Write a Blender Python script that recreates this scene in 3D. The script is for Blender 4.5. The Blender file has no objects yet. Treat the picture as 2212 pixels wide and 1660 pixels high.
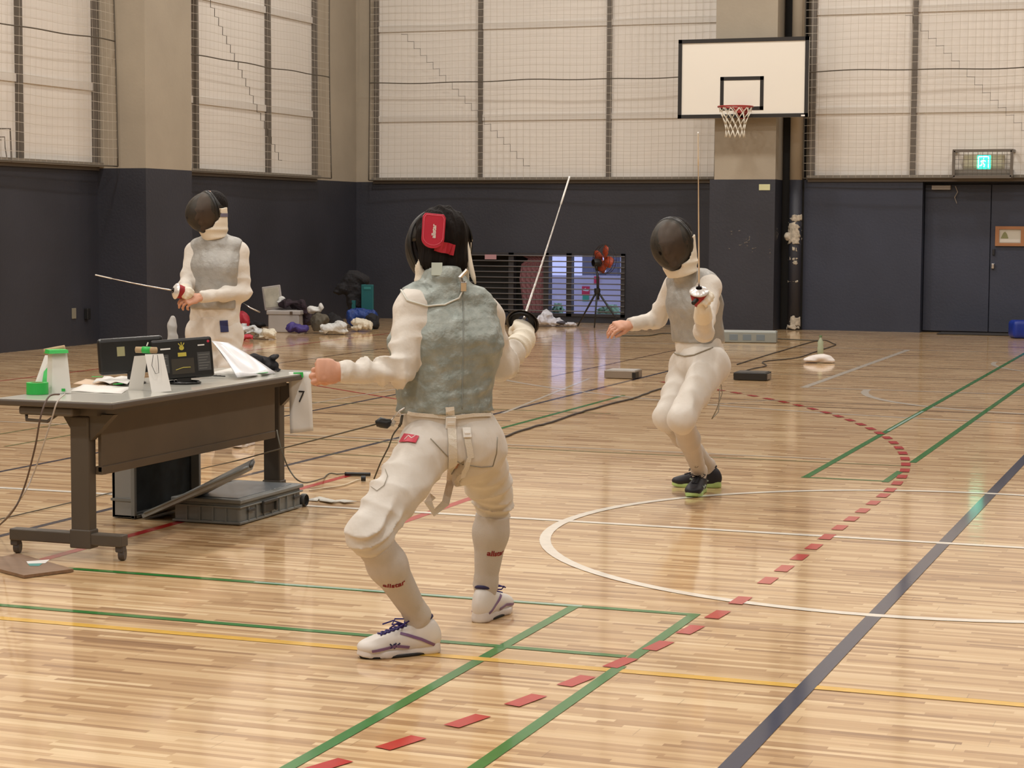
import bpy, bmesh, math, random
import numpy as np
from mathutils import Vector, Matrix, noise
random.seed(7)
scn = bpy.context.scene
COL = scn.collection
PI = math.pi
# ---------------------------------------------------------------- camera
FPX, PITCH, YAW, ROLL, CAMH = 4316.261, 0.0794683, 0.3500132, 0.0054355, 1.40197
_cy, _sy = math.cos(YAW), math.sin(YAW)
FWD = Vector((-_sy*math.cos(PITCH), _cy*math.cos(PITCH), -math.sin(PITCH)))
_r0 = Vector((_cy, _sy, 0)); _u0 = _r0.cross(FWD)
RGT = _r0*math.cos(ROLL) + _u0*math.sin(ROLL)
UPV = _u0*math.cos(ROLL) - _r0*math.sin(ROLL)
cd = bpy.data.cameras.new('camera'); cam = bpy.data.objects.new('camera', cd); COL.objects.link(cam)
cd.sensor_width = 36; cd.lens = FPX/2212*36; cd.clip_end = 200
M = Matrix((RGT, UPV, -FWD)).transposed().to_4x4(); M.translation = (0, 0, CAMH)
cam.matrix_world = M
scn.camera = cam
# ---------------------------------------------------------------- view + sky + lamps
scn.view_settings.view_transform = 'Standard'; scn.view_settings.look = 'None'
scn.view_settings.gamma = 1; scn.view_settings.use_curve_mapping = False
scn.view_settings.exposure = 0.0
w = bpy.data.worlds.new('sky'); scn.world = w; w.use_nodes = True
bgn = w.node_tree.nodes['Background']; bgn.inputs[0].default_value = (0.62, 0.66, 1.0, 1); bgn.inputs[1].default_value = 2.6
LAMP_POWER = 134
LAMP_COL = (1.0, 0.965, 0.915)
def W(u, v, d):
    """point of the place at depth d (metres along the view axis) seen at u,v of the 2212x1660 frame"""
    return Vector((0, 0, CAMH)) + d*(FWD + (u-1106)/FPX*RGT - (v-830)/FPX*UPV)
def FL(u, v, z=0.0):
    r = FWD + (u-1106)/FPX*RGT - (v-830)/FPX*UPV
    return Vector((0, 0, CAMH)) + r*((z-CAMH)/r.z)
# ---------------------------------------------------------------- materials
MATS = {}
def mat(name, col=(.8, .8, .8), rough=.6, metal=0., bump=0., bscale=40., var=0., vscale=6., coat=0., sheen=0., alpha=1., emit=None, spec=.5, trans=0., double=None, stretch=None):
    if name in MATS: return MATS[name]
    m = bpy.data.materials.new(name); m.use_nodes = True; nt = m.node_tree; n = nt.nodes; b = n['Principled BSDF']
    b.inputs['Base Color'].default_value = (*col, 1); b.inputs['Roughness'].default_value = rough; b.inputs['Metallic'].default_value = metal
    b.inputs['Coat Weight'].default_value = coat; b.inputs['Sheen Weight'].default_value = sheen
    b.inputs['Specular IOR Level'].default_value = spec; b.inputs['Transmission Weight'].default_value = trans
    b.inputs['Alpha'].default_value = alpha
    tc = n.new('ShaderNodeTexCoord'); mp = n.new('ShaderNodeMapping'); nt.links.new(tc.outputs['Object'], mp.inputs[0])
    if stretch: mp.inputs['Scale'].default_value = stretch
    nz = n.new('ShaderNodeTexNoise'); nz.inputs['Scale'].default_value = vscale; nz.inputs['Detail'].default_value = 5
    nt.links.new(mp.outputs[0], nz.inputs[0])
    rp = n.new('ShaderNodeMix'); rp.data_type = 'RGBA'
    c2 = double if double else tuple(min(1, c*(1-var)) for c in col)
    rp.inputs[6].default_value = (*c2, 1); rp.inputs[7].default_value = (*(tuple(min(1, c*(1+var*.6)) for c in col) if not double else col), 1)
    mr = n.new('ShaderNodeMapRange'); mr.inputs[1].default_value = .35; mr.inputs[2].default_value = .65
    nt.links.new(nz.outputs[0], mr.inputs[0]); nt.links.new(mr.outputs[0], rp.inputs[0]); nt.links.new(rp.outputs[2], b.inputs['Base Color'])
    if bump:
        n2 = n.new('ShaderNodeTexNoise'); n2.inputs['Scale'].default_value = bscale; n2.inputs['Detail'].default_value = 3
        nt.links.new(mp.outputs[0], n2.inputs[0]); bp = n.new('ShaderNodeBump'); bp.inputs['Strength'].default_value = bump; bp.inputs['Distance'].default_value = .01
        nt.links.new(n2.outputs[0], bp.inputs['Height']); nt.links.new(bp.outputs[0], b.inputs['Normal'])
    if emit:
        b.inputs['Emission Color'].default_value = (*emit[:3], 1); b.inputs['Emission Strength'].default_value = emit[3]
    MATS[name] = m; return m
# ---------------------------------------------------------------- mesh builder
class MB:
    def __init__(s): s.v = []; s.f = []; s.m = []; s.mi = 0; s.sm = []; s.smooth = False
    def add(s, vs, fs):
        o = len(s.v); s.v += [tuple(p) for p in vs]; s.f += [tuple(i+o for i in f) for f in fs]; s.m += [s.mi]*len(fs); s.sm += [s.smooth]*len(fs); return s
    def box(s, lo, hi, M=None, bev=0):
        x0, y0, z0 = lo; x1, y1, z1 = hi
        if bev:
            bm = bmesh.new(); bmesh.ops.create_cube(bm, size=1)
            for v in bm.verts: v.co = Vector(((x0+x1)/2+v.co.x*(x1-x0), (y0+y1)/2+v.co.y*(y1-y0), (z0+z1)/2+v.co.z*(z1-z0)))
            bmesh.ops.bevel(bm, geom=bm.edges[:], offset=bev, segments=3, affect='EDGES', profile=.5)
            return s.bm(bm, M)
        vs = [Vector(p) for p in ((x0,y0,z0),(x1,y0,z0),(x1,y1,z0),(x0,y1,z0),(x0,y0,z1),(x1,y0,z1),(x1,y1,z1),(x0,y1,z1))]
        if M: vs = [M @ p for p in vs]
        return s.add(vs, [(0,3,2,1),(4,5,6,7),(0,1,5,4),(1,2,6,5),(2,3,7,6),(3,0,4,7)])
    def bm(s, bm, M=None):
        bm.verts.ensure_lookup_table(); bm.verts.index_update()
        s.add([(M @ v.co if M else v.co.copy()) for v in bm.verts], [[v.index for v in f.verts] for f in bm.faces]); bm.free(); return s
    def quad(s, a, b, c, d): return s.add([a, b, c, d], [(0,1,2,3)])
    def tube(s, pts, r, n=8, caps=True, flat=None):
        pts = [Vector(p) for p in pts]; R = r if hasattr(r, '__len__') else [r]*len(pts)
        k = len(pts); T = [(pts[min(i+1, k-1)]-pts[max(i-1, 0)]).normalized() for i in range(k)]
        u = T[0].orthogonal().normalized()
        if flat is not None: u = (flat - T[0]*flat.dot(T[0])).normalized()
        vs = []
        for i in range(k):
            u = (u - T[i]*u.dot(T[i])).normalized(); w_ = T[i].cross(u)
            for j in range(n):
                a = 2*PI*j/n; vs.append(pts[i] + (u*math.cos(a) + w_*math.sin(a)*(flat_k if False else 1))*R[i])
        fs = [(i*n+j, i*n+(j+1) % n, (i+1)*n+(j+1) % n, (i+1)*n+j) for i in range(k-1) for j in range(n)]
        if caps: fs += [tuple(range(n-1, -1, -1)), tuple(range((k-1)*n, k*n))]
        return s.add(vs, fs)
    def ribbon(s, pts, wid, nrm, th=.002):
        pts = [Vector(p) for p in pts]; k = len(pts); vs = []
        for i in range(k):
            t = (pts[min(i+1, k-1)]-pts[max(i-1, 0)]).normalized(); nn = nrm[i] if isinstance(nrm, list) else nrm
            nn = Vector(nn).normalized(); sd = t.cross(nn).normalized(); nn = sd.cross(t)
            for a, b in ((-1,0),(1,0),(1,1),(-1,1)): vs.append(pts[i] + sd*wid/2*a + nn*th*b)
        fs = [(i*4+j, i*4+(j+1) % 4, (i+1)*4+(j+1) % 4, (i+1)*4+j) for i in range(k-1) for j in range(4)]
        fs += [(3,2,1,0), tuple(range((k-1)*4, k*4))]
        return s.add(vs, fs)
    def lathe(s, prof, c=(0,0,0), ax=(0,0,1), n=24, sc=(1,1)):
        ax = Vector(ax).normalized(); u = ax.orthogonal().normalized(); w_ = ax.cross(u); c = Vector(c); vs = []
        for r, h in prof:
            for j in range(n):
                a = 2*PI*j/n; vs.append(c + ax*h + (u*math.cos(a)*sc[0] + w_*math.sin(a)*sc[1])*r)
        k = len(prof); fs = [(i*n+j, i*n+(j+1) % n, (i+1)*n+(j+1) % n, (i+1)*n+j) for i in range(k-1) for j in range(n)]
        if prof[0][0] > 1e-6: fs.append(tuple(range(n-1, -1, -1)))
        if prof[-1][0] > 1e-6: fs.append(tuple(range((k-1)*n, k*n)))
        return s.add(vs, fs)
    def prism(s, poly, M, h):
        n = len(poly); vs = [M @ Vector((x, y, 0)) for x, y in poly] + [M @ Vector((x, y, h)) for x, y in poly]
        return s.add(vs, [tuple(range(n-1, -1, -1)), tuple(range(n, 2*n))] + [(i, (i+1) % n, n+(i+1) % n, n+i) for i in range(n)])
    def weld(s):
        d = {}; mp = []; nv = []
        for p in s.v:
            k = (round(p[0], 5), round(p[1], 5), round(p[2], 5))
            if k not in d: d[k] = len(nv); nv.append(p)
            mp.append(d[k])
        F = [tuple(mp[i] for i in f) for f in s.f]; keep = [i for i, f in enumerate(F) if len(set(f)) == len(f)]
        s.v = nv; s.f = [F[i] for i in keep]; s.m = [s.m[i] for i in keep]; s.sm = [s.sm[i] for i in keep]
    def build(s, name, mats, parent=None, smooth=None, sub=0, keep=False):
        if smooth and len(s.v) < 60000: s.weld()
        me = bpy.data.meshes.new(name); vs = s.v
        o = bpy.data.objects.new(name, me)
        me.from_pydata([tuple(v) for v in vs], [], s.f)
        ms = mats if isinstance(mats, (list, tuple)) else [mats]
        for m in ms: me.materials.append(m)
        me.polygons.foreach_set('material_index', s.m)
        me.polygons.foreach_set('use_smooth', [smooth]*len(s.f) if smooth is not None else s.sm)
        me.update(); COL.objects.link(o)
        if parent is not None:
            o.parent = parent; o.matrix_parent_inverse = parent_world(parent).inverted()
        if sub:
            mod = o.modifiers.new('s', 'SUBSURF'); mod.levels = sub; mod.render_levels = sub
        return o
def parent_world(p):
    M = Matrix.LocRotScale(p.location, p.rotation_euler, p.scale)
    if p.parent: M = parent_world(p.parent) @ p.matrix_parent_inverse @ M
    return M
def bx(lo, hi, bev=0, M=None): return MB().box(lo, hi, M, bev)
def tag(o, label=None, cat=None, group=None, kind=None):
    if label: o['label'] = label
    if cat: o['category'] = cat
    if group: o['group'] = group
    if kind: o['kind'] = kind
    return o
def thing(name, label, cat, loc=(0,0,0), rotz=0, group=None):
    o = bpy.data.objects.new(name, None); COL.objects.link(o); o.location = loc; o.rotation_euler = (0, 0, rotz); o.empty_display_size = .1
    return tag(o, label, cat, group)
def struct(o, label=None): o['kind'] = 'structure'; return tag(o, label)
def TR(loc, rz=0, rx=0, ry=0): return Matrix.Translation(loc) @ Matrix.Rotation(rz, 4, 'Z') @ Matrix.Rotation(ry, 4, 'Y') @ Matrix.Rotation(rx, 4, 'X')
def textmesh(name, body, size, M, material, parent, bold=0., extrude=.0006):
    cu = bpy.data.curves.new(name, 'FONT'); cu.body = body; cu.size = size; cu.align_x = 'CENTER'; cu.align_y = 'CENTER'; cu.extrude = extrude; cu.offset = bold
    o = bpy.data.objects.new(name, cu); COL.objects.link(o); bpy.context.view_layer.update()
    dg = bpy.context.evaluated_depsgraph_get(); me = bpy.data.meshes.new_from_object(o.evaluated_get(dg))
    bpy.data.objects.remove(o); me.transform(M); me.materials.clear(); me.materials.append(material)
    t = bpy.data.objects.new(name, me); COL.objects.link(t)
    if parent: t.parent = parent; t.matrix_parent_inverse = parent_world(parent).inverted()
    return t
# ---------------------------------------------------------------- setting
YB, XL, HC = 27.4, -12.5, 8.5     # back wall, left wall, ceiling height
DH = 2.03                          # height of the blue dado
m_dado = mat('dado_paint', (.030, .031, .042), .55, bump=.25, bscale=30, var=.18, vscale=.9)
m_dadob = mat('dado_paint_blue', (.030, .036, .060), .55, bump=.2, bscale=30, var=.15, vscale=.8)
m_conc = mat('beige_wall_paint', (.36, .31, .24), .8, bump=.15, bscale=25, var=.08, vscale=1.2)
m_pan = mat('frosted_panel', (.72, .675, .62), .5, var=.05, vscale=.6, bump=.05, bscale=8)
m_panb = mat('panel_shade_band', (.63, .59, .54), .5, var=.05, vscale=.6)  # greyer panel colour: rails painted as the transom's shade bands
m_frame = mat('bronze_frame', (.14, .12, .10), .45, metal=.3)
m_sill = mat('grey_sill', (.20, .18, .15), .5)
m_net = mat('net_cord', (.46, .41, .34), .9)
m_rope = mat('dark_rope', (.10, .085, .065), .9)
m_blk = mat('black_plastic', (.012, .012, .013), .45)
m_gap = mat('dark_fill', (.012, .011, .010), .8)  # near-black: painted shade beside the pillar, backing behind the low bars
m_out = mat('ceiling_paint', (.45, .42, .36), .9)
# floor material: laminated strips running along X
def floor_mat():
    m = bpy.data.materials.new('sports_floor_wood'); m.use_nodes = True; nt = m.node_tree; n = nt.nodes; L = nt.links; b = n['Principled BSDF']
    tc = n.new('ShaderNodeTexCoord'); sp = n.new('ShaderNodeSeparateXYZ'); L.new(tc.outputs['Object'], sp.inputs[0])
    def ma(op, a, bb=None, c=None):
        q = n.new('ShaderNodeMath'); q.operation = op
        for i, x in enumerate((a, bb, c)):
            if x is None: continue
            if isinstance(x, (int, float)): q.inputs[i].default_value = x
            else: L.new(x, q.inputs[i])
        return q.outputs[0]
    def wn(a, bb=None):
        cx = n.new('ShaderNodeCombineXYZ'); L.new(a, cx.inputs[0])
        if bb is not None: L.new(bb, cx.inputs[1])
        q = n.new('ShaderNodeTexWhiteNoise'); q.noise_dimensions = '2D'; L.new(cx.outputs[0], q.inputs[0]); return q.outputs[0]
    X, Y = sp.outputs[0], sp.outputs[1]
    row = ma('FLOOR', ma('DIVIDE', Y, .0255)); off = wn(row)
    cell = ma('FLOOR', ma('ADD', ma('DIVIDE', X, .36), ma('MULTIPLY', off, 37.)))
    tone = wn(row, cell)
    brow = ma('FLOOR', ma('DIVIDE', Y, .0765)); boff = wn(ma('ADD', brow, 91.))
    bcell = ma('FLOOR', ma('ADD', ma('DIVIDE', X, 1.82), ma('MULTIPLY', boff, 11.))); btone = wn(ma('ADD', brow, 300.), bcell)
    nz = n.new('ShaderNodeTexNoise'); nz.inputs['Scale'].default_value = 1.; nz.inputs['Detail'].default_value = 4
    mp = n.new('ShaderNodeMapping'); mp.inputs['Scale'].default_value = (3.5, 90, 1); L.new(tc.outputs['Object'], mp.inputs[0]); L.new(mp.outputs[0], nz.inputs[0])
    t = ma('ADD', ma('ADD', ma('MULTIPLY', tone, .62), ma('MULTIPLY', btone, .16)), ma('MULTIPLY', nz.outputs[0], .34))
    cr = n.new('ShaderNodeValToRGB'); e = cr.color_ramp.elements
    e[0].position = .12; e[0].color = FLOOR_C[0]; e[1].position = .98; e[1].color = FLOOR_C[3]
    for p, c in ((.36, FLOOR_C[1]), (.66, FLOOR_C[2])): q = e.new(p); q.color = c
    L.new(t, cr.inputs[0])
    # thin joint lines between boards
    fy = ma('FRACT', ma('DIVIDE', Y, .0765)); jy = ma('LESS_THAN', fy, .022)
    fx = ma('FRACT', ma('ADD', ma('DIVIDE', X, 1.82), ma('MULTIPLY', boff, 11.))); jx = ma('LESS_THAN', fx, .0016)
    j = ma('MULTIPLY', ma('MAXIMUM', jy, jx), .35)
    mx = n.new('ShaderNodeMix'); mx.data_type = 'RGBA'; L.new(j, mx.inputs[0]); L.new(cr.outputs[0], mx.inputs[6]); mx.inputs[7].default_value = (.13, .07, .03, 1)
    L.new(mx.outputs[2], b.inputs['Base Color'])
    b.inputs['Roughness'].default_value = .42; b.inputs['Coat Weight'].default_value = .95; b.inputs['Coat Roughness'].default_value = .085; b.inputs['Coat IOR'].default_value = 1.32; b.inputs['Specular IOR Level'].default_value = .15
    n3 = n.new('ShaderNodeTexNoise'); n3.inputs['Scale'].default_value = 1.3; n3.inputs['Detail'].default_value = 2
    mp3 = n.new('ShaderNodeMapping'); mp3.inputs['Scale'].default_value = (1.5, 7, 1); L.new(tc.outputs['Object'], mp3.inputs[0]); L.new(mp3.outputs[0], n3.inputs[0])
    bp = n.new('ShaderNodeBump'); bp.inputs['Strength'].default_value = .10; bp.inputs['Distance'].default_value = .01
    L.new(n3.outputs[0], bp.inputs['Height']); L.new(bp.outputs[0], b.inputs['Coat Normal'])
    return m
FLOOR_C = [(.26, .13, .055, 1), (.49, .295, .14, 1), (.66, .445, .235, 1), (.84, .64, .39, 1)]
m_floor = floor_mat()
def paint(n, c):
    m = mat('line_' + n, c, .42, coat=.95, spec=.12, var=.06, vscale=20)
    b = m.node_tree.nodes['Principled BSDF']; b.inputs['Coat IOR'].default_value = 1.32; b.inputs['Coat Roughness'].default_value = .085; return m
LM = [m_floor, paint('white', (.88, .82, .72)), paint('blue', (.016, .026, .072)), paint('green', (.018, .19, .03)), paint('red', (.50, .016, .016)),
      paint('yellow', (.78, .46, .06)), paint('brown', (.17, .09, .05)), paint('teal', (.40, .55, .48)), paint('darkblue', (.035, .03, .05)), paint('palewhite', (.66, .58, .48)), paint('drab', (.22, .20, .07))]
WH, BL, GR, RE, YE, BR, TE, DB, PW, DR = range(1, 11)
f = MB(); f.box((XL-.4, -7, -.12), (13, YB+.4, 0))
zl = [.0006]
def strip(x0, y0, x1, y1, wd, mi):
    zl[0] += .00003; z = zl[0]; d = Vector((x1-x0, y1-y0, 0)).normalized(); s_ = Vector((-d.y, d.x, 0))*wd/2
    a, b = Vector((x0, y0, z)), Vector((x1, y1, z)); f.mi = mi; f.quad(a-s_, b-s_, b+s_, a+s_)
def arc(cx, cy, r, a0, a1, wd, mi, n=48):
    zl[0] += .00003; z = zl[0]; f.mi = mi
    for i in range(n):
        p = [a0+(a1-a0)*k/n for k in (i, i+1)]
        f.quad(*[(cx+rr*math.cos(a), cy+rr*math.sin(a), z) for rr, a in ((r-wd/2, p[0]), (r+wd/2, p[0]), (r+wd/2, p[1]), (r-wd/2, p[1]))])
def A(x, y0, y1, wd, mi): strip(x, y0, x, y1, wd, mi)
def B(y, x0, x1, wd, mi): strip(x0, y, x1, y, wd, mi)
A(-4.66, 6.9, 10.1, .05, RE); A(-3.69, 8.45, 9.6, .05, RE); A(-5.19, 5.5, 20, .04, DB); A(-6.54, 8.5, 18, .035, DB)
A(-7.25, 10.6, 13, .03, DR); A(-7.71, 10.8, 12.9, .03, DR); A(-4.78, 12.2, 15.8, .04, GR)
strip(-7.57, 15.7, -6.25, 14.63, .03, RE)
A(-9.1, 10, 22, .035, BR); A(-10.3, 12, 24, .035, RE); A(-8.2, 15, 24, .03, BR); A(-6.0, 17.5, 24, .03, BR)
for y, x0, x1, c in ((15.39, -4.6, 2, BR), (15.8, -4.6, 2, BR), (18.7, -9, 1, BR), (20.1, -9, 1, BR), (13.4, -9, -4.9, BR), (14.2, -9, -4.4, DR), (22.0, -10, 0, BR)): B(y, x0, x1, .035, c)
strip(-5.15, 13.9, -5.6, 17.4, .03, PW); strip(-6.9, 11.6, -6.75, 15.6, .025, PW)
arc(-1.21, 21.43, 6.75, PI*.5+1.13, PI*1.5+.45, .05, PW, 90)
A(-3.57, 17.19, 23.0, .065, PW); B(17.21, -3.57, 1.2, .05, PW); arc(-1.21, 17.21, 1.8, PI, 2*PI, .065, PW); B(23.0, -9, 6, .05, PW)
arc(-.6, 21.2, 1.8, PI*.98, PI*1.3, .05, PW, 12)
strip(-4.1, 14.9, -3.5, 15.9, .02, PW)
B(5.955, -9, 8, .05, YE); B(11.76, -6.2, -1.84, .03, DR); B(11.02, -5.5, -4.75, .025, DR); B(11.01, -2.29, -1.80, .03, GR)
B(11.93, -9, -2.3, .03, PW)
for x in (-2.275, -1.823):
    for a, b in ((-3, 5.93), (5.98, 6.925)) if x < -2 else ((-3, 6.02), (6.13, 6.945)): A(x, a, b, .04, GR)
A(-2.265, 10.99, 23.5, .04, GR); A(-1.815, 10.97, 11.5, .04, GR); A(-1.815, 11.95, 23.5, .04, GR)
B(6.925, -7.5, -1.805, .04, GR); B(6.16, -8, -1.85, .04, GR)
B(6.93, -3.6, -2.25, .022, TE); A(-2.262, 13.75, 15.35, .02, TE)
A(-1.21, -5, 23, .055, BL)
B(8.93, -11, 8, .05, WH); arc(-1.21, 8.93, 1.775, 0, 2*PI, .05, WH, 96)
for i in range(-5, 13):      # dashed nine-metre line: straight part
    y0 = 8.95 + .30*i - .075 - .04
    if 7.4 < y0 < 10.5: A(-1.73, y0, y0+.155, .055, RE)
for sgn in (-1, 1):
    for i in range(26):
        a0 = (.30*i + .04 + .075)/9.; a1 = a0 + .155/9
        cy = 8.95+sgn*1.5
        arc(-10.73, cy, 9.0, sgn*a0, sgn*a1, .055, RE, 2)
f.mi = 0
fo = f.build('floor', LM, smooth=False); struct(fo)
# walls ------------------------------------------------------------
def wallm(name, boxes, mats): 
    w_ = MB()
    for b_ in boxes: w_.mi = b_[2]; w_.box(b_[0], b_[1])
    o = w_.build(name, mats, smooth=False); struct(o); return o
WLO, WHI = -10.92, -8.29          # low vent window in the back wall
wallm('wall_back', [((XL-.4, YB, -.1), (WLO, YB+.35, DH), 0), ((WHI, YB, -.1), (-5.62, YB+.35, DH), 0), ((WLO, YB, -.1), (WHI, YB+.35, .09), 0), ((WLO, YB, 1.0), (WHI, YB+.35, DH), 0),
    ((XL-.4, YB, DH), (-12.2, YB+.35, HC), 1), ((-12.2, YB+.12, DH), (-5.62, YB+.35, HC), 1),
    ((-5.62, 26.9, -.1), (-4.03, YB+.35, DH), 2), ((-4.03, 27.12, -.1), (-2.0, YB+.35, DH), 2), ((-2.0, 26.9, -.1), (13, YB+.35, DH), 2), ((-5.62, 27.0, DH), (13, YB+.35, HC), 1)], [m_dado, m_conc, m_dadob])
wallm('wall_left', [((XL-.35, -7, -.1), (XL, YB, DH), 0), ((XL-.35, -7, DH), (XL-.12, YB, HC), 1), ((XL-.12, 20.15, DH), (XL, 21.35, HC), 1), ((XL-.12, 25.95, DH), (XL, YB, HC), 1)], [m_dado, m_conc])
wallm('wall_right', [((12.6, -7, -.1), (13, YB, DH), 0), ((12.6, -7, DH), (13, YB, HC), 1)], [m_dado, m_conc])
wallm('wall_near', [((XL-.4, -7.4, -.1), (13, -7, DH), 0), ((XL-.4, -7.4, DH), (13, -7, HC), 1)], [m_dado, m_conc])
wallm('ceiling', [((XL-.4, -7.4, HC), (13, YB+.35, HC+.2), 0)], [m_out])
wallm('pillar_left', [((XL, 20.2, 0), (-11.86, 21.27, DH), 0), ((XL, 20.2, DH), (-11.86, 21.27, HC), 1)], [m_dado, m_conc])
wallm('pillar_back', [((-6.82, 26.45, 0), (-5.92, YB, DH), 0), ((-6.76, 26.45, DH), (-5.92, YB, HC), 1)], [m_dado, m_conc])
wallm('shade_strip_1', [((-6.95, YB-.1, 0), (-6.82, YB, DH), 0), ((-5.92, 26.9, 0), (-5.62, YB, HC), 1)], [m_gap, m_gap])  # solid near-black blocks stand in for the shaded gaps beside the pillar
# window strips above the dado: each window = frame + panes
def winrow(name, axis, pos, edges, z0, z1, thick=.055):
    """axis 'x': along the back wall at y=pos ; axis 'y': along the left wall at x=pos"""
    fr = MB(); pn = MB()
    def P(a, d, z): return (a, pos+d, z) if axis == 'x' else (pos-d, a, z)
    def bb(m, a0, a1, d0, d1, q0, q1):
        p, q = P(a0, d0, q0), P(a1, d1, q1); m.box([min(i, j) for i, j in zip(p, q)], [max(i, j) for i, j in zip(p, q)])
    bb(pn, edges[0], edges[-1], .02, .08, z0, z1)
    for e in edges: bb(fr, e-thick/2, e+thick/2, -.05, .02, z0, z1)
    fr.mi = 1; bb(fr, edges[0]-.05, edges[-1]+.05, -.09, .02, z0-.035, z0+.012); fr.mi = 0
    bb(fr, edges[0]-.05, edges[-1]+.05, -.03, .02, z0-.075, z0-.035)
    fr.mi = 2
    for zz in (z0+.88, z0+2.2, z0+3.5):
        if zz < z1: bb(fr, edges[0], edges[-1], 0., .02, zz-.045, zz+.045)
    o = pn.build(name, m_pan, smooth=False); struct(o); q = fr.build('window_frame', [m_frame, m_sill, m_panb], o, smooth=False); return o
winrow('window_1', 'y', XL+.0, (12.3, 14.4, 16.5, 18.62, 20.15), DH+.05, HC-.5)
winrow('window_2', 'y', XL+.0, (21.3, 22.5, 24.5, 25.95), DH+.05, HC-.5)
winrow('window_3', 'x', YB, (-12.16, -10.51, -8.55, -6.9), DH+.05, HC-.5)
winrow('window_4', 'x', 26.9, (-5.52, -4.17, -2.2, -.2, 1.8, 3.8, 5.8, 7.8, 9.8, 11.8), DH+.05, HC-.5, .07)
# ball nets ---------------------------------------------------------
def net(label, axis, pos, a0, a1, z0, z1, seed, step=.1, border=True):
    t = thing('safety_net', label, 'net', (a0, pos, z0) if axis == 'x' else (pos, a0, z0), group='ball nets in front of the windows')
    m = MB(); rd = random.Random(seed); ph = rd.random()*9
    na = int((a1-a0)/step); nz_ = int((z1-z0)/step)
    def pt(i, k, dd=0):
        a = a0 + (a1-a0)*i/na; z = z0+(z1-z0)*k/nz_
        sag = .007*math.sin(a*2.3+z*1.1+ph)+.006*math.sin(a*5.1-z*2+ph)
        off = .03*math.sin(a*1.3+z*.8+ph)
        z2 = z + sag*min(1, k/3)
        return Vector((a, pos+off+dd, z2)) if axis == 'x' else Vector((pos-off-dd, a, z2))
    S = Vector((0, 0, .0022)); H = Vector((.0022, 0, 0)) if axis == 'x' else Vector((0, .0022, 0))
    for k in range(nz_+1):
        for i in range(0, na): p, q = pt(i, k), pt(i+1, k); m.quad(p-S, q-S, q+S, p+S)
    for i in range(na+1):
        for k in range(0, nz_): p, q = pt(i, k), pt(i, k+1); m.quad(p-H, p+H, q+H, q-H)
    m.build('net_mesh', m_net, t, smooth=False)
    r = MB(); e = 1.12
    zr = z0+1.5
    r.tube([pt(i, int((zr-z0)/(z1-z0)*nz_)) for i in range(0, na+1)], .008, 5)
    for i in (0, na): r.tube([pt(i, k) for k in range(0, nz_+1, 2)], .009, 5)
    r.tube([pt(i, 0) for i in range(0, na+1, 2)], .009, 5)
    k = nz_-2; i = int(na*seed/9)           # stepped seam where two lengths of net are laced together
    st = []
    k = int(nz_*.62)
    while k > 1 and i < na:
        st.append(pt(i, k)); st.append(pt(i+1, k)); i += 1; k -= 1
    if len(st) > 2: r.tube(st, .0045, 4)
    r.build('border_rope', m_rope, t, smooth=True)
    return t
ZN = 5.6
net('wide ball net hung over the left wall windows nearest the camera', 'y', XL+.28, 13.9, 20.14, DH+.02, ZN, 3)
net('ball net over the left wall windows between the two beige columns', 'y', XL+.28, 21.3, 25.94, DH+.02, ZN, 2)
net('ball net over the back wall windows left of the basketball board', 'x', YB-.2, -12.2, -6.95, DH+.02, ZN, 1)
net('ball net over the back wall windows right of the basketball board above the doors', 'x', 26.72, -5.6, .6, DH+.02, ZN, 2)
# lamps --------------------------------------------------------------
m_lamp = mat('lamp_lens', (1, 1, 1), .4, emit=(*LAMP_COL, 12)); m_lampb = mat('lamp_body', (.5, .5, .5), .4, metal=.6)
for ix, x in enumerate((-10.5, -6.5, -2, 4)):
    for iy, y in enumerate((-4, 1.5, 7, 12.5, 18, 23.5)):
        t = thing('ceiling_lamp', 'round metal lamp hanging from the gym ceiling', 'lamp', (x, y, HC-.5), group='ceiling lamps of the gym')
        lb = MB().lathe([(.06, .5), (.07, .3), (.33, .12), (.35, .0), (.33, .0)], (x, y, HC-.5), n=20).build('lamp_body', m_lampb, t, smooth=True)
        MB().lathe([(0, .012), (.31, .012)], (x, y, HC-.5), n=20).build('lamp_lens', m_lamp, t)
        l = bpy.data.lights.new('lamp_light', 'AREA'); l.shape = 'DISK'; l.size = .6; l.energy = LAMP_POWER; l.color = LAMP_COL
        lo = bpy.data.objects.new('lamp_light', l); COL.objects.link(lo); lo.parent = t; lo.location = (0, 0, -.03)
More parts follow.
